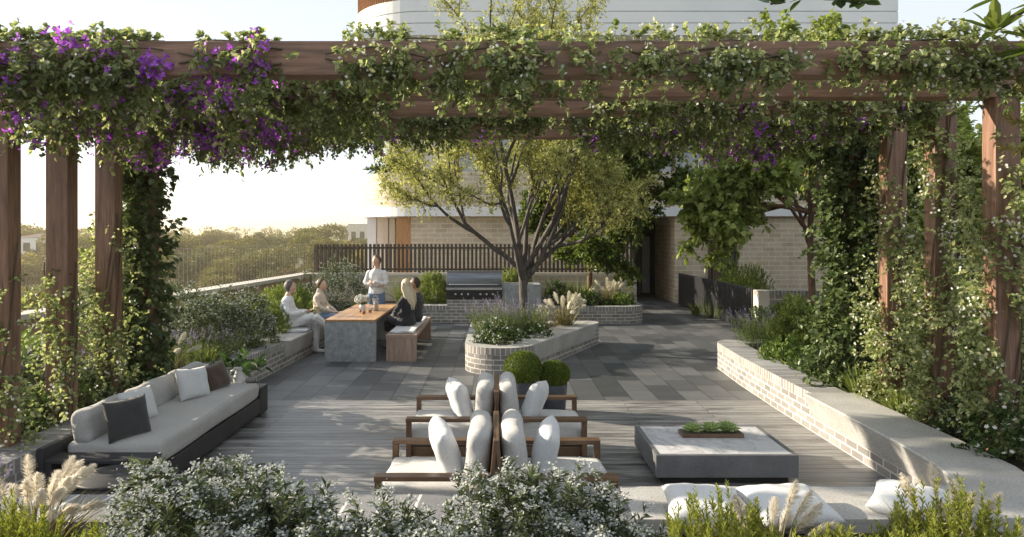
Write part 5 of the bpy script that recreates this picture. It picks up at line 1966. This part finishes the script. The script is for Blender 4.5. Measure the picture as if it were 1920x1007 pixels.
bush('broad_leaf_plant', 'broad leaved plant at the far right picture edge', 'plant', (6.1, 7.6, Z0), (0.5, 0.5, 1.3), 'broad', 194, 18)
bush('green_bush', 'sunlit rounded bush rising behind the charcoal blade fence', 'bush', (6.75, 19.2, 0.3), (0.75, 1.4, 1.08), 'needle_far', 195, 520)
bush('feather_grass', 'pale pink wispy flower clump at the foot of the blade fence', 'flowering plant', (5.62, 18.2, 0.0), (0.25, 0.25, 0.5), 'lavender', 196, 60)
bush('grass_tuft', 'small green tuft at the foot of the blade fence', 'grass tuft', (5.6, 19.6, 0.0), (0.25, 0.25, 0.5), 'grass', 197, 70)


# ------------------------------------------------------------------ trees
def branch(s, rng, p, d, L, r0, r1, bend_up=0.25, wob=0.12, n=6, sides=7):
    pts = [np.array(p, float)]
    d = nrm(np.array(d, float))
    dirs = [d]
    for i in range(n):
        d = nrm(d + np.array([0, 0, bend_up / n]) + rng.normal(0, wob / math.sqrt(n), 3))
        pts.append(pts[-1] + d * L / n)
        dirs.append(d)
    pts = np.array(pts)
    s.tube(pts, np.linspace(r0, r1, n + 1), sides, 0, caps=False)
    return pts, np.array(dirs)


def side_dir(rng, d, ang):
    a = nrm(np.cross(d, rng.normal(0, 1, 3)))
    return nrm(d * math.cos(ang) + a * math.sin(ang))


def make_tree(name, label, cat, loc, seed, trunk, limbs, lens, rads, nchild, bark, leaf, L, Wd, twig_k, twig_len, tilt=(20, 60), group=None, bend=0.35, oval=True, droop=0.15, limb_n=None, squash=1.0, lean=(0, 0), spread_ang=(28, 55), from_level=2, lfk=0.0, down=3, asym=0.0):
    rng = np.random.default_rng(seed)
    root = thing(name, label, cat, loc, 0, group)
    s = MB()
    pts, dirs = branch(s, rng, (0, 0, -0.1), (lean[0], lean[1], 1), trunk[0] + 0.1, trunk[1], trunk[2], 0.1, 0.09, 7, 12)
    s.tube([(0, 0, -0.12), (0, 0, 0.0), (0.0, 0, 0.18)], [trunk[1] * 1.5, trunk[1] * 1.25, trunk[1] * 1.0], 12, 0, caps=False)
    tips = []
    a0 = rng.uniform(0, 6)

    def rec(p, d, lev, lf=1.0):
        Ln = lens[lev] * rng.uniform(0.8, 1.2) * lf
        d = nrm(d * np.array([1, 1, squash]))
        pts, dirs = branch(s, rng, p, d, Ln, rads[lev], rads[lev + 1], bend / (1 + 0.5 * lev), 0.22, 6 if lev < 2 else 4, 8 if lev < 2 else 5)
        if lev >= from_level:
            for q in range(len(pts)):
                if q > 0:
                    tips.append((pts[q], dirs[q]))
        if lev + 1 < len(lens):
            k = nchild[lev]
            for c in range(k):
                t = 1.0 if c == 0 else rng.uniform(0.4, 1.0)
                i = min(len(pts) - 1, max(1, int(round(t * (len(pts) - 1)))))
                nd_ = side_dir(rng, dirs[i], R(rng.uniform(*spread_ang)) * (0.45 if c == 0 else 1))
                nd_[2] += 0.1
                rec(pts[i], nrm(nd_), lev + 1, lf)

    for k in range(limbs):
        a = a0 + k * 2 * math.pi / limbs * (1 if limbs > 3 else 1.1) + rng.uniform(-0.35, 0.35)
        ti = R(rng.uniform(*tilt)) if limb_n is None else R(limb_n[k % len(limb_n)] + rng.uniform(-6, 6))
        if asym > 0 and ti < R(36):
            a = rng.uniform(-0.8, 0.8)
        i = len(pts) - 1 - int(rng.integers(0, down)) if k > 1 else len(pts) - 1
        rec(pts[i], np.array([math.sin(ti) * math.cos(a), math.sin(ti) * math.sin(a), math.cos(ti)]), 0, (1 + lfk * (0.75 - math.sin(ti))) * (1 - (asym if ti > R(36) else 0) * math.cos(a) * math.sin(ti)))
    s.build('trunk', [M[bark]], root)
    P = np.array([t[0] for t in tips])
    Dd = np.array([t[1] for t in tips])
    n = len(P)
    B = np.repeat(P, twig_k, 0)
    D = nrm(np.repeat(Dd, twig_k, 0) * 0.5 + rng.normal(0, 0.75, (n * twig_k, 3)) + np.array([0, 0, 0.15]))
    s = MB()
    s.sprigs(rng, B, D, rng.uniform(0.5, 1.1, len(B)) * twig_len, 9, L, Wd, 0, 1, spread=0.95, droop=droop, oval=oval, bend=0.15, sw=0.007)
    s.build('crown', [M[leaf], M[bark]], root)
    return root, n * twig_k * 9


tree0, nl = make_tree('island_tree', 'spreading multi stemmed tree with yellow green leaves in the island planter', 'tree', (0.52, 13.5, 0.36), 7,
                      (1.2, 0.105, 0.092), 9, (1.8, 1.3, 0.95, 0.6), (0.062, 0.04, 0.023, 0.011, 0.004), (3, 3, 2), 'bark', 'tree_gold', 0.068, 0.034, 10, 0.36,
                      limb_n=(10, 46, 30, 56, 16, 42, 24, 60, 50), bend=0.45, lfk=0.6, asym=0.1)
tree0.scale = (0.84, 0.84, 1.0)
tree1, nl = make_tree('dark_tree', 'dense deep green tree with red brown trunk in front of the entry passage', 'tree', (2.55, 19.2, 0.36), 12,
                      (1.8, 0.085, 0.06), 9, (1.2, 0.9, 0.65, 0.45), (0.045, 0.03, 0.018, 0.01, 0.005), (3, 3, 2), 'bark_red', 'tree_dark', 0.12, 0.07, 7, 0.36,
                      limb_n=(4, 45, 70, 25, 80, 55, 15, 76, 35), bend=0.3, lfk=0.7, down=3, asym=-0.3)
tree2, nl = make_tree('maple_tree', 'broad leaved green maple with red brown trunk by the low block wall', 'tree', (6.05, 13.3, 0.36), 21,
                      (2.2, 0.08, 0.05), 10, (1.0, 0.8, 0.6, 0.42), (0.04, 0.028, 0.018, 0.01, 0.005), (3, 3, 2), 'bark_red', 'maple', 0.125, 0.105, 5, 0.34,
                      limb_n=(5, 50, 72, 30, 78, 60, 20, 70, 45, 64), bend=0.16, droop=0.3, down=4, lfk=0.5)
tree2.rotation_euler[2] = math.pi
tree2.scale = (0.98, 0.95, 1.06)
tree3, nl = make_tree('garden_tree', 'loose green tree behind the second and third right posts', 'tree', (8.9, 13.6, 0.36), 31,
                      (1.3, 0.09, 0.07), 7, (1.2, 0.9, 0.65, 0.42), (0.05, 0.03, 0.018, 0.01, 0.005), (3, 3, 2), 'bark_red', 'maple', 0.13, 0.075, 4, 0.34,
                      limb_n=(10, 40, 65, 25, 70, 50, 30), bend=0.4)
t4 = dup(tree3, 'loose green tree behind the first right post', (9.3, 11.4, 0.3), 2.1, 1.0)
t5 = dup(tree1, 'dark green tree far right beyond the low block wall', (10.2, 17.6, 0.2), 1.2, 0.95)


# ------------------------------------------------------------------ climbers on the posts
def climber(label, post, zs, dens, leaf, flower, seed, L=0.045, Wd=0.036, puff=0.09, name='climbing_vine', group=None, n=900, face=None, base=0.35):
    """post: (x0, x1, y0, y1); leaves hug the four faces; zs, dens: height profile of density"""
    rng = np.random.default_rng(seed)
    cx, cy = (post[0] + post[1]) / 2, (post[2] + post[3]) / 2
    root = thing(name, label, 'climber', (cx, cy, base), 0, group)
    s = MB()
    hw, hd_ = (post[1] - post[0]) / 2, (post[3] - post[2]) / 2
    zz = np.linspace(zs[0], zs[-1], 300)
    dd = np.interp(zz, zs, dens)
    z = rng.choice(zz, n, p=dd / dd.sum()) + rng.normal(0, 0.02, n)
    # clump the angle by noise so some of the timber shows
    a = rng.uniform(0, 2 * math.pi, n)
    keep = (np.sin(a * 2 + z * 2.7 + seed) + 0.7 * np.sin(a + z * 4.1 + seed * 2)) > (-0.4 if leaf != 'ivy' else -1.5)
    if face is not None:
        keep &= (np.cos(a - face) > -0.35) | (rng.uniform(0, 1, n) < 0.3)
    a, z = a[keep], z[keep]
    n = len(a)
    c, s_ = np.cos(a), np.sin(a)
    k = 1 / np.maximum(np.abs(c) / hw, np.abs(s_) / hd_)
    out = np.stack([c, s_, np.zeros(n)], -1)
    wid = np.interp(z, zs, dens)
    P = out * (k + 0.01 + np.abs(rng.normal(0, puff, n)) * (0.35 + 0.65 * wid / max(dens)))[:, None]
    P[:, 2] = z - base
    d = nrm(out * 0.7 + rng.normal(0, 0.55, (n, 3)) + np.array([0, 0, -0.1]))
    s.sprigs(rng, P - d * 0.05, d, rng.uniform(0.08, 0.2, n), 7, L, Wd, 0, 1, spread=0.9, droop=0.25, oval=True, bend=0.25, sw=0.004)
    # woody stems winding up
    for q in range(4):
        ph = rng.uniform(0, 6)
        zz = np.linspace(base, zs[-1], 26)
        an = ph + (zz - base) * rng.uniform(0.5, 1.3)
        cc, ss = np.cos(an), np.sin(an)
        kk = 1 / np.maximum(np.abs(cc) / hw, np.abs(ss) / hd_) + 0.012
        s.tube(np.stack([cc * kk, ss * kk, zz - base], -1), 0.006, 5, 2, caps=False)
    s.build('foliage', [M[leaf], M['stem'], M['stem']], root)
    if flower:
        m = rng.uniform(0, 1, n) < flower * np.clip(0.5 + 0.9 * np.sin(z * 5 + a * 2), 0, 1)
        Q = P[m] + out[m] * 0.06
        Q = np.concatenate([Q + rng.normal(0, 0.03, Q.shape) for _ in range(3)])
        s = MB()
        s.stars(rng, Q, np.concatenate([out[m]] * 3) + rng.normal(0, 0.4, (len(Q), 3)), 0.0145, 0, 5, 0.15)
        s.build('blossoms', [M['petal_white']], root)
    return root


def post_box(i, side):
    d = DB[i]
    x0, x1 = (XI[0] - 0.22, XI[0]) if side < 0 else (XI[1], XI[1] + 0.22)
    return (x0, x1, d - 0.17, d)


GP = 'climbers on the pergola posts'
climber('white flowered climber on the first left post', post_box(1, -1), [0.4, 1.0, 1.7, 2.2], [1, 0.8, 0.35, 0.05], 'vine', 0.3, 201, n=260, group=GP, puff=0.1)
climber('white flowered climber on the second left post reaching above the parapet', post_box(2, -1), [0.4, 1.0, 1.6, 2.0], [1, 1, 0.7, 0.05], 'vine', 0.25, 202, n=620, group=GP, puff=0.13, face=R(200))
climber('taller white flowered climber on the third left post', post_box(3, -1), [0.4, 1.2, 2.0, 2.5], [1, 1, 0.8, 0.05], 'vine', 0.25, 203, n=820, group=GP, puff=0.14, face=R(220))
climber('dense dark ivy wrapped around the fourth left post', post_box(4, -1), [0.4, 1.2, 2.4, 3.5], [1, 0.9, 0.8, 0.9], 'ivy', 0, 204, n=1700, L=0.075, Wd=0.07, puff=0.1, group=GP, face=R(200))
climber('white flowered climber on the first right post', post_box(1, 1), [0.4, 1.4, 2.3, 3.0, 3.4], [1, 1, 0.8, 0.15, 0.02], 'vine', 0.4, 205, n=1250, group=GP, puff=0.12, face=R(215))
climber('white flowered climber covering the second right post to its top', post_box(2, 1), [0.4, 1.4, 2.4, 3.45], [1, 1, 0.6, 0.45], 'vine', 0.4, 206, n=1350, group=GP, puff=0.12, face=R(240))
climber('white flowered climber on the third right post', post_box(3, 1), [0.4, 1.4, 2.2, 2.9, 3.4], [1, 1, 0.6, 0.12, 0.05], 'vine', 0.4, 207, n=1150, group=GP, puff=0.12, face=R(250))
climber('dense ivy column hiding the fourth right post', post_box(4, 1), [0.4, 1.2, 2.4, 3.5], [1, 1, 0.8, 0.7], 'ivy', 0, 208, n=2300, L=0.07, Wd=0.064, puff=0.17, group=GP)


# ------------------------------------------------------------------ climbers over the beams
def beam_vine(label, i, segs, seed, dark=False):
    """segs: (x0, x1, density per metre, rise, hang, purple share, white share)"""
    rng = np.random.default_rng(seed)
    d = DB[i]
    zc = 3.58
    root = thing('beam_climber', label, 'climber', (0, d - 0.085, zc), 0, 'climbers over the pergola beams')
    s = MB()
    fw = MB()
    have = [False, False]
    for x0, x1, dens, rise, hang, pur, whi in segs:
        n = int(dens * 0.75 * (x1 - x0))
        x = rng.uniform(x0, x1, n)
        clump = 0.55 + 0.45 * np.sin(x * 5.3 + seed) * np.sin(x * 2.1 + 2 * seed)
        kp = np.sin(x * 7.1 + seed * 1.3) + np.sin(x * 3.1 + seed) + 0.8 * np.sin(x * 13 + seed) > rng.uniform(-2.6, 0.6, n)
        x, clump = x[kp], clump[kp]
        n = len(x)
        # share of shoots: top, front and back faces, hanging
        u = rng.uniform(0, 1, n)
        z = np.where(u < 0.25, 0.13 + np.abs(rng.normal(0, 0.03, n)), rng.uniform(-0.16, 0.16, n))
        hangm = u > 0.55
        z = np.where(hangm, 0.05 - (0.15 + hang) * rng.uniform(0, 1, n) ** 0.8 * (0.35 + 0.65 * clump), z)
        z = np.where(~hangm & (u > 0.25) & (z < -0.12 - hang), 0, z)
        y = np.where(u < 0.25, rng.uniform(-0.12, 0.12, n), np.where(rng.uniform(0, 1, n) < 0.62, -1, 1) * (0.09 + np.abs(rng.normal(0, 0.055, n))))
        below = z < -0.14
        y = np.where(below, rng.normal(0, 0.11, n), y)
        P = np.stack([x, y, z], -1)
        up_ = (u < 0.25)[:, None]
        d_ = np.where(up_, np.array([0, 0, 0.9]) + rng.normal(0, 0.5, (n, 3)), np.array([0, 0, -0.55]) + rng.normal(0, 0.5, (n, 3)) + np.stack([np.zeros(n), np.sign(y) * 0.5, np.zeros(n)], -1))
        d_ = nrm(d_)
        ln = np.where(u < 0.25, rng.uniform(0.4, 1, n) * rise * (0.4 + 0.6 * clump), rng.uniform(0.08, 0.2, n))
        shade = (z < -0.05) if not dark else np.ones(n, bool)  # low shoots and whole dark beams take the leaf colour with painted shade
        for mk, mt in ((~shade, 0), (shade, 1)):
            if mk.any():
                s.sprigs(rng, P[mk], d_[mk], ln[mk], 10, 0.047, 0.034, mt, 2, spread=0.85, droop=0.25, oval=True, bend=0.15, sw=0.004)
        # hanging strands
        ns = int(n * 0.045)
        if hang > 0.1 and ns:
            xs = rng.uniform(x0, x1, ns)
            B = np.stack([xs, rng.normal(0, 0.1, ns), rng.uniform(-0.1, 0.0, ns)], -1)
            s.sprigs(rng, B, np.tile([[0, 0, -1.0]], (ns, 1)) + rng.normal(0, 0.12, (ns, 3)), hang * rng.uniform(0.7, 1.35, ns), 20, 0.046, 0.03, 0, 2, spread=0.95, droop=0.2, oval=True, sw=0.004, up=-0.2)
        outd = nrm(np.stack([np.zeros(n), np.sign(y) * 0.8, np.full(n, 0.3)], -1) + rng.normal(0, 0.4, (n, 3)))
        if pur > 0:
            npk = max(3, int(n * pur / 5))
            ci = rng.choice(np.nonzero(u >= 0.25)[0], npk)
            Q = (P[ci][:, None] + rng.normal(0, 0.055, (npk, 13, 3)) + d_[ci][:, None] * 0.08).reshape(-1, 3)
            fw.stars(rng, Q, np.array([0, -0.7, 0.3]) + rng.normal(0, 0.5, (len(Q), 3)), 0.036, 0, 3, 0.45)
            have[0] = True
        if whi > 0:
            m = rng.uniform(0, 1, n) < whi
            Q = P[m] + d_[m] * ln[m][:, None] * 0.8
            Q = np.concatenate([Q + rng.normal(0, 0.025, Q.shape) for _ in range(3)])
            fw.stars(rng, Q, np.array([0, -0.6, 0.4]) + rng.normal(0, 0.5, (len(Q), 3)), 0.016, 1, 5, 0.15)
    for x0, x1, dens, *_ in segs:      # woody runners along the timber
        if dens > 200:
            for q in range(4):
                xs = np.linspace(x0 - 0.1, x1 + 0.1, 14)
                yy = np.where(q % 2, -0.1, rng.uniform(-0.08, 0.08)) + 0.015 * np.sin(xs * 9 + q * 2)
                zz = (0.135 if q % 2 == 0 else 0.0) + (0.07 * np.sin(xs * 3.7 + q * 1.7) if q % 2 else 0.01 * np.sin(xs * 8))
                s.tube(np.stack([xs, yy, zz], -1), rng.uniform(0.005, 0.009), 5, 2, caps=False)
    s.build('foliage', [M['vine'], M['vine_shaded'], M['stem']], root)
    if fw.n:
        fw.build('blossoms', [M['purple'], M['petal_white']], root)
    return root


def bx_(px, i):
    return (px - 933) * (DB[i] - 0.1) / 1300


def segs(i, lst):
    return [(bx_(a, i), bx_(b, i)) + tuple(rest) for a, b, *rest in lst]


beam_vine('purple and white flowering climber spread over the nearest pergola beam', 0, segs(0, [
    (-60, 150, 720, 0.08, 0.40, 0.3, 0.1), (150, 290, 720, 0.10, 0.34, 0.14, 0.1), (290, 370, 40, 0.05, 0.1, 0.2, 0.2), (370, 510, 420, 0.06, 0.22, 0.55, 0.05), (510, 640, 8, 0.04, 0.05, 0, 0.3),
    (640, 720, 260, 0.20, 0.12, 0, 0.3), (720, 1000, 520, 0.2, 0.12, 0, 0.35), (1000, 1200, 150, 0.12, 0.05, 0, 0.3), (1200, 1460, 560, 0.13, 0.05, 0, 0.4), (1460, 1600, 170, 0.16, 0.02, 0, 0.3), (1600, 1820, 480, 0.2, 0.06, 0, 0.4), (1820, 2000, 560, 0.18, 0.14, 0, 0.35)]), 301)
beam_vine('purple and white flowering climber over the second pergola beam from the camera', 1, segs(1, [
    (20, 250, 620, 0.06, 0.46, 0.35, 0.05), (250, 520, 640, 0.06, 0.42, 0.4, 0.05), (520, 700, 520, 0.05, 0.36, 0.06, 0.1), (700, 1000, 330, 0.05, 0.04, 0, 0.3), (1000, 1130, 130, 0.05, 0.02, 0, 0.3), (1130, 1840, 26, 0.05, 0.02, 0, 0.3)]), 302)
beam_vine('climber with deep purple drifts over the third pergola beam from the camera', 2, segs(2, [
    (100, 560, 640, 0.05, 0.5, 1.0, 0.02), (560, 720, 420, 0.05, 0.34, 0.05, 0.05), (720, 1110, 16, 0.04, 0.02, 0.0, 0.2), (1110, 1400, 420, 0.05, 0.1, 0.0, 0.2), (1400, 1750, 400, 0.05, 0.06, 0.03, 0.2)]), 303)
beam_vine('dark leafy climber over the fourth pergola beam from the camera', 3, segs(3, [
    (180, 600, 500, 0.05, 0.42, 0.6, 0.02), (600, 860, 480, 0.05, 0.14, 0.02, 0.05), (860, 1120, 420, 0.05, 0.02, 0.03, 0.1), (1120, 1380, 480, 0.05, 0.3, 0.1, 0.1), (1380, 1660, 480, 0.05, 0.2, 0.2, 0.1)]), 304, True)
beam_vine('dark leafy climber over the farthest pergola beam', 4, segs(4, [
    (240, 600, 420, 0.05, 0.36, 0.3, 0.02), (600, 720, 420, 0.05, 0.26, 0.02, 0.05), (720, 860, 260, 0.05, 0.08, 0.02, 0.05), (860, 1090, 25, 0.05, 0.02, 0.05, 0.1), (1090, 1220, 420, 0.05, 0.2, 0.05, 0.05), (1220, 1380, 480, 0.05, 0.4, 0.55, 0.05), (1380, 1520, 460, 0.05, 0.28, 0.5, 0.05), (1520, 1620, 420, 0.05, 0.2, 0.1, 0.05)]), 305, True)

# ------------------------------------------------------------------ overhanging plants at the picture edges
def frond_tree(name, label, loc, spots, mat, L, Wd, k, seed, cat='tree', stem=0.02):
    """a small tree whose rosettes of leaves reach into the picture: spots are points relative to loc"""
    rng = np.random.default_rng(seed)
    root = thing(name, label, cat, loc)
    s = MB()
    top = np.array([0, 0, max(p[2] for p in spots) + 0.35])
    s.tube([(0, 0, -0.05), top * 0.5 + np.array([0.04, 0, 0]), top], [0.07, 0.055, 0.045], 10)
    for p in spots:
        p = np.array(p, float)
        s.tube([top - np.array([0, 0, 0.05]), (top + p) / 2 + np.array([0, 0, 0.16]), p], [0.03, 0.018, 0.009], 8)
    s.build('trunk', [M['bark']], root)
    s = MB()
    for p in spots:
        p = np.array(p, float)
        D = dome_dirs(rng, k, -0.35)
        B = p + D * 0.01
        s.leaves(B, D, np.array([0, 0, 1.0]) + rng.normal(0, 0.2, (k, 3)), L * rng.uniform(0.7, 1.1, k), Wd, 0, 0.03, 0.15, True)
    s.build('leaves', [M[mat]], root)
    return root


M['frangipani'] = leaf_mat('long glossy leaf', [(0.08, 0.12, 0.025), (0.13, 0.18, 0.04), (0.2, 0.24, 0.06)], 0.4, 0.35)
M['gold_needle'] = leaf_mat('golden needle', [(0.22, 0.2, 0.05), (0.34, 0.28, 0.08)], 0.35, 0.5)
frond_tree('frangipani', 'small tree with long glossy leaves at the top right corner', (4.75, 4.75, 0.36),
           [(-1.27, 0.1, 3.33), (-1.05, 0.0, 3.5), (-0.98, 0.1, 3.2), (-1.2, 0.05, 3.58)], 'frangipani', 0.27, 0.085, 11, 401)
frond_tree('overhanging_branch', 'dark leaved branch tips hanging into the top edge above the white facade', (3.6, 4.0, 0.36),
           [(-1.5, 0.0, 3.25), (-1.85, 0.0, 3.27), (-2.0, 0.05, 3.26), (-1.62, 0.0, 3.27)], 'dark_shrub', 0.1, 0.06, 9, 402)
rng = np.random.default_rng(403)
cf = thing('golden_conifer', 'golden needled conifer sprig at the right picture edge', 'tree', (4.15, 5.0, 0.36))
s = MB()
s.tube([(0, 0, 0), (-0.05, 0, 1.6), (-0.12, 0, 3.0)], [0.04, 0.03, 0.008], 8)
s.build('trunk', [M['bark']], cf)
s = MB()
B = np.array([[-0.1, 0, 2.62], [-0.09, 0, 2.5], [-0.08, 0, 2.75], [-0.05, 0, 2.3]])
D = np.array([[-1, 0, 0.35], [-1, 0.1, 0.1], [-0.8, 0, 0.6], [-0.8, -0.2, -0.2]])
s.sprigs(rng, B, D, [0.42, 0.4, 0.35, 0.3], 90, 0.07, 0.008, 0, 0, spread=0.7, up=0.1)
s.build('crown', [M['gold_needle']], cf)
# palm on the balcony behind the parapet
pm = thing('balcony_palm', 'small palm in a hidden planter on the curved balcony', 'palm', (-3.7, 23.9, 4.2))
rng = np.random.default_rng(404)
s = MB()
n = 15
a = np.linspace(0, 2 * math.pi, n, endpoint=False)
D = np.stack([np.cos(a), np.sin(a), rng.uniform(0.6, 1.8, n)], -1)
s.sprigs(rng, np.tile([[0, 0, 0.1]], (n, 1)), D, 0.95, 26, 0.3, 0.025, 0, 0, spread=0.65, bend=0.45, droop=0.25, sw=0.012)
s.build('fronds', [M['dark_shrub']], pm)

# ------------------------------------------------------------------ valley trees
def valley_proto(label, seed, mat, h, w, n, name='valley_tree', clumps=9):
    rng = np.random.default_rng(seed)
    s = MB()
    s.tube([(0, 0, -1), (w * 0.03, 0, h * 0.3), (0, 0, h * 0.7)], [h * 0.028, h * 0.02, h * 0.008], 7, 1, caps=False)
    C = []
    for k in range(clumps):
        a = k * 2.4 + rng.uniform(-0.4, 0.4)
        rr = w * 0.5 * math.sqrt(rng.uniform(0.05, 0.75))
        zz = h * rng.uniform(0.42, 0.9) - rr * 0.25
        c = np.array([rr * math.cos(a), rr * math.sin(a), zz])
        C.append((c, w * rng.uniform(0.15, 0.27)))
        s.tube([(0, 0, h * 0.35), c * np.array([0.5, 0.5, 0.8]), c], [h * 0.012, h * 0.009, h * 0.004], 5, 1, caps=False)
    per = n // clumps
    for c, r in C:
        D = dome_dirs(rng, per, -0.7)
        P = c + D * r * np.array([1, 1, 0.75]) * (1 - 0.45 * rng.uniform(0, 1, (per, 1)) ** 1.5)
        s.leaves(P, D + rng.normal(0, 0.6, (per, 3)), np.array([0, 0, 1.0]) + rng.normal(0, 0.5, (per, 3)), r * rng.uniform(0.12, 0.26, per), r * 0.15, 0, 0.1, 0.1)
    o = s.build(name, [M_VAL[mat], M['bark']])
    return tag(o, label, 'tree', 'trees in the valley beyond the parapet')


M_VAL = {'olive': VAL[0], 'golden': VAL[1], 'deep': VAL[2]}
LABV = {'olive': 'olive green eucalypt in the valley beyond the parapet', 'golden': 'golden green tree in the valley beyond the parapet', 'deep': 'darker green tree in the valley beyond the parapet'}
protos = [(valley_proto(LABV['olive'], 501, 'olive', 14, 12, 4200), 'olive'), (valley_proto(LABV['golden'], 502, 'golden', 10, 11, 4200), 'golden'),
          (valley_proto(LABV['deep'], 503, 'deep', 15, 11, 4200), 'deep'), (valley_proto(LABV['olive'], 504, 'olive', 17, 15, 5000, clumps=12), 'olive'), (valley_proto(LABV['golden'], 505, 'golden', 12, 13, 4200), 'golden')]
rng = np.random.default_rng(77)
first = [True] * 5
count = 0
for ring, (r0, r1, k) in enumerate(((34, 60, 34), (60, 110, 52), (110, 190, 60), (190, 300, 60), (300, 430, 50))):
    for q in range(k):
        t = (q + rng.uniform(0, 1)) / k
        az = math.atan(-0.80 + 0.72 * t) if q % 6 else math.atan(0.5 + 0.5 * rng.uniform())
        r = rng.uniform(r0, r1)
        x, y = r * math.sin(az), r * math.cos(az)
        pi = int(rng.integers(0, 5))
        o, kd = protos[pi]
        if first[pi]:
            first[pi] = False
        else:
            o = dup(o)
        sc = rng.uniform(0.75, 1.2) * (0.85 if r < 60 else 1)
        o.location = (x, y, float(valley_h(x, y)) - 0.3)
        o.rotation_euler[2] = rng.uniform(0, 6.28)
        o.scale = (sc * rng.uniform(0.9, 1.15), sc * rng.uniform(0.9, 1.15), sc)
        count += 1
# the wood beyond reads as one mass
s = MB()
n = 60000
az = np.arctan(rng.uniform(-1.0, 1.1, n))
r = 440 + 260 * rng.uniform(0, 1, n) ** 1.2
ci = rng.integers(0, 420, n)
caz = np.arctan(np.random.default_rng(5).uniform(-1.0, 1.1, 420))
cr_ = 440 + 260 * np.random.default_rng(6).uniform(0, 1, 420)
ch = np.random.default_rng(7).uniform(9, 17, 420)
D = dome_dirs(rng, n, -0.5)
C = np.stack([cr_ * np.sin(caz), cr_ * np.cos(caz), valley_h(cr_ * np.sin(caz), cr_ * np.cos(caz)) + ch * 0.6], -1)[ci]
P = C + D * np.stack([ch[ci] * 0.45, ch[ci] * 0.45, ch[ci] * 0.42], -1) * (1 - 0.4 * rng.uniform(0, 1, (n, 1)))
s.leaves(P, D + rng.normal(0, 0.6, (n, 3)), np.array([0, 0, 1.0]) + rng.normal(0, 0.5, (n, 3)), rng.uniform(0.9, 1.9, n), 1.1, 0, 0.1)
o = s.build('distant_woodland', [VAL[0]])
o['kind'] = 'stuff'
# far houses among the trees
def house(label, x, y, w, dpt, h, cols, zoff=0.0, roof=1.2):
    z = float(valley_h(x, y)) + zoff
    root = thing('distant_house', label, 'house', (x, y, z))
    s = MB()
    s.box(-w / 2, w / 2, -dpt / 2, dpt / 2, -3, h)
    s.build('wall', [M['white_render'] if cols == 'w' else M['cream_panel']], root)
    s = MB()
    V = [(-w / 2 - .3, -dpt / 2 - .3, h), (w / 2 + .3, -dpt / 2 - .3, h), (w / 2 + .3, dpt / 2 + .3, h), (-w / 2 - .3, dpt / 2 + .3, h), (-w / 4, 0, h + roof), (w / 4, 0, h + roof)]
    s.add(V, [(0, 1, 5, 4), (2, 3, 4, 5)], 0)
    s.F.append((np.array([[1, 2, 5], [3, 0, 4]]), np.array([0, 0]), None, False))
    s.F.append((np.array([[3, 2, 1, 0]]), np.array([0]), None, False))
    s.build('roof', [M['brown_frame'] if cols == 'w' else M['glass_grey']], root)
    for k in range(3):
        s = MB()
        s.box(-w / 2 + w * (0.12 + 0.3 * k), -w / 2 + w * (0.28 + 0.3 * k), -dpt / 2 - 0.06, -dpt / 2 - 0.001, h * 0.35, h * 0.75)
        s.build('window', [M['glass_dark']], root)
    return root


house('white house among the valley trees seen between the first left posts', -150, 232, 14, 10, 7, 'w', 8)
house('pale house in the trees behind the rod balustrade', -86, 205, 12, 9, 5, 'c', 2)
house('far block like tower on the skyline beside the cream building', -76, 395, 16, 12, 17, 'c', 2, 0.4)
# ------------------------------------------------------------------ haze over the valley
hm = bpy.data.materials.new('thin warm haze')
hm.use_nodes = True
t = hm.node_tree
t.nodes.remove(t.nodes['Principled BSDF'])
pv = t.nodes.new('ShaderNodeVolumePrincipled')
pv.inputs['Color'].default_value = (1.0, 0.88, 0.66, 1)
pv.inputs['Density'].default_value = 0.0004
pv.inputs['Anisotropy'].default_value = 0.5
t.links.new(pv.outputs[0], t.nodes['Material Output'].inputs['Volume'])
s = MB()
s.box(-5200, 5200, -5200, 5200, -40, 26)
o = s.build('haze', [hm])
o['kind'] = 'stuff'
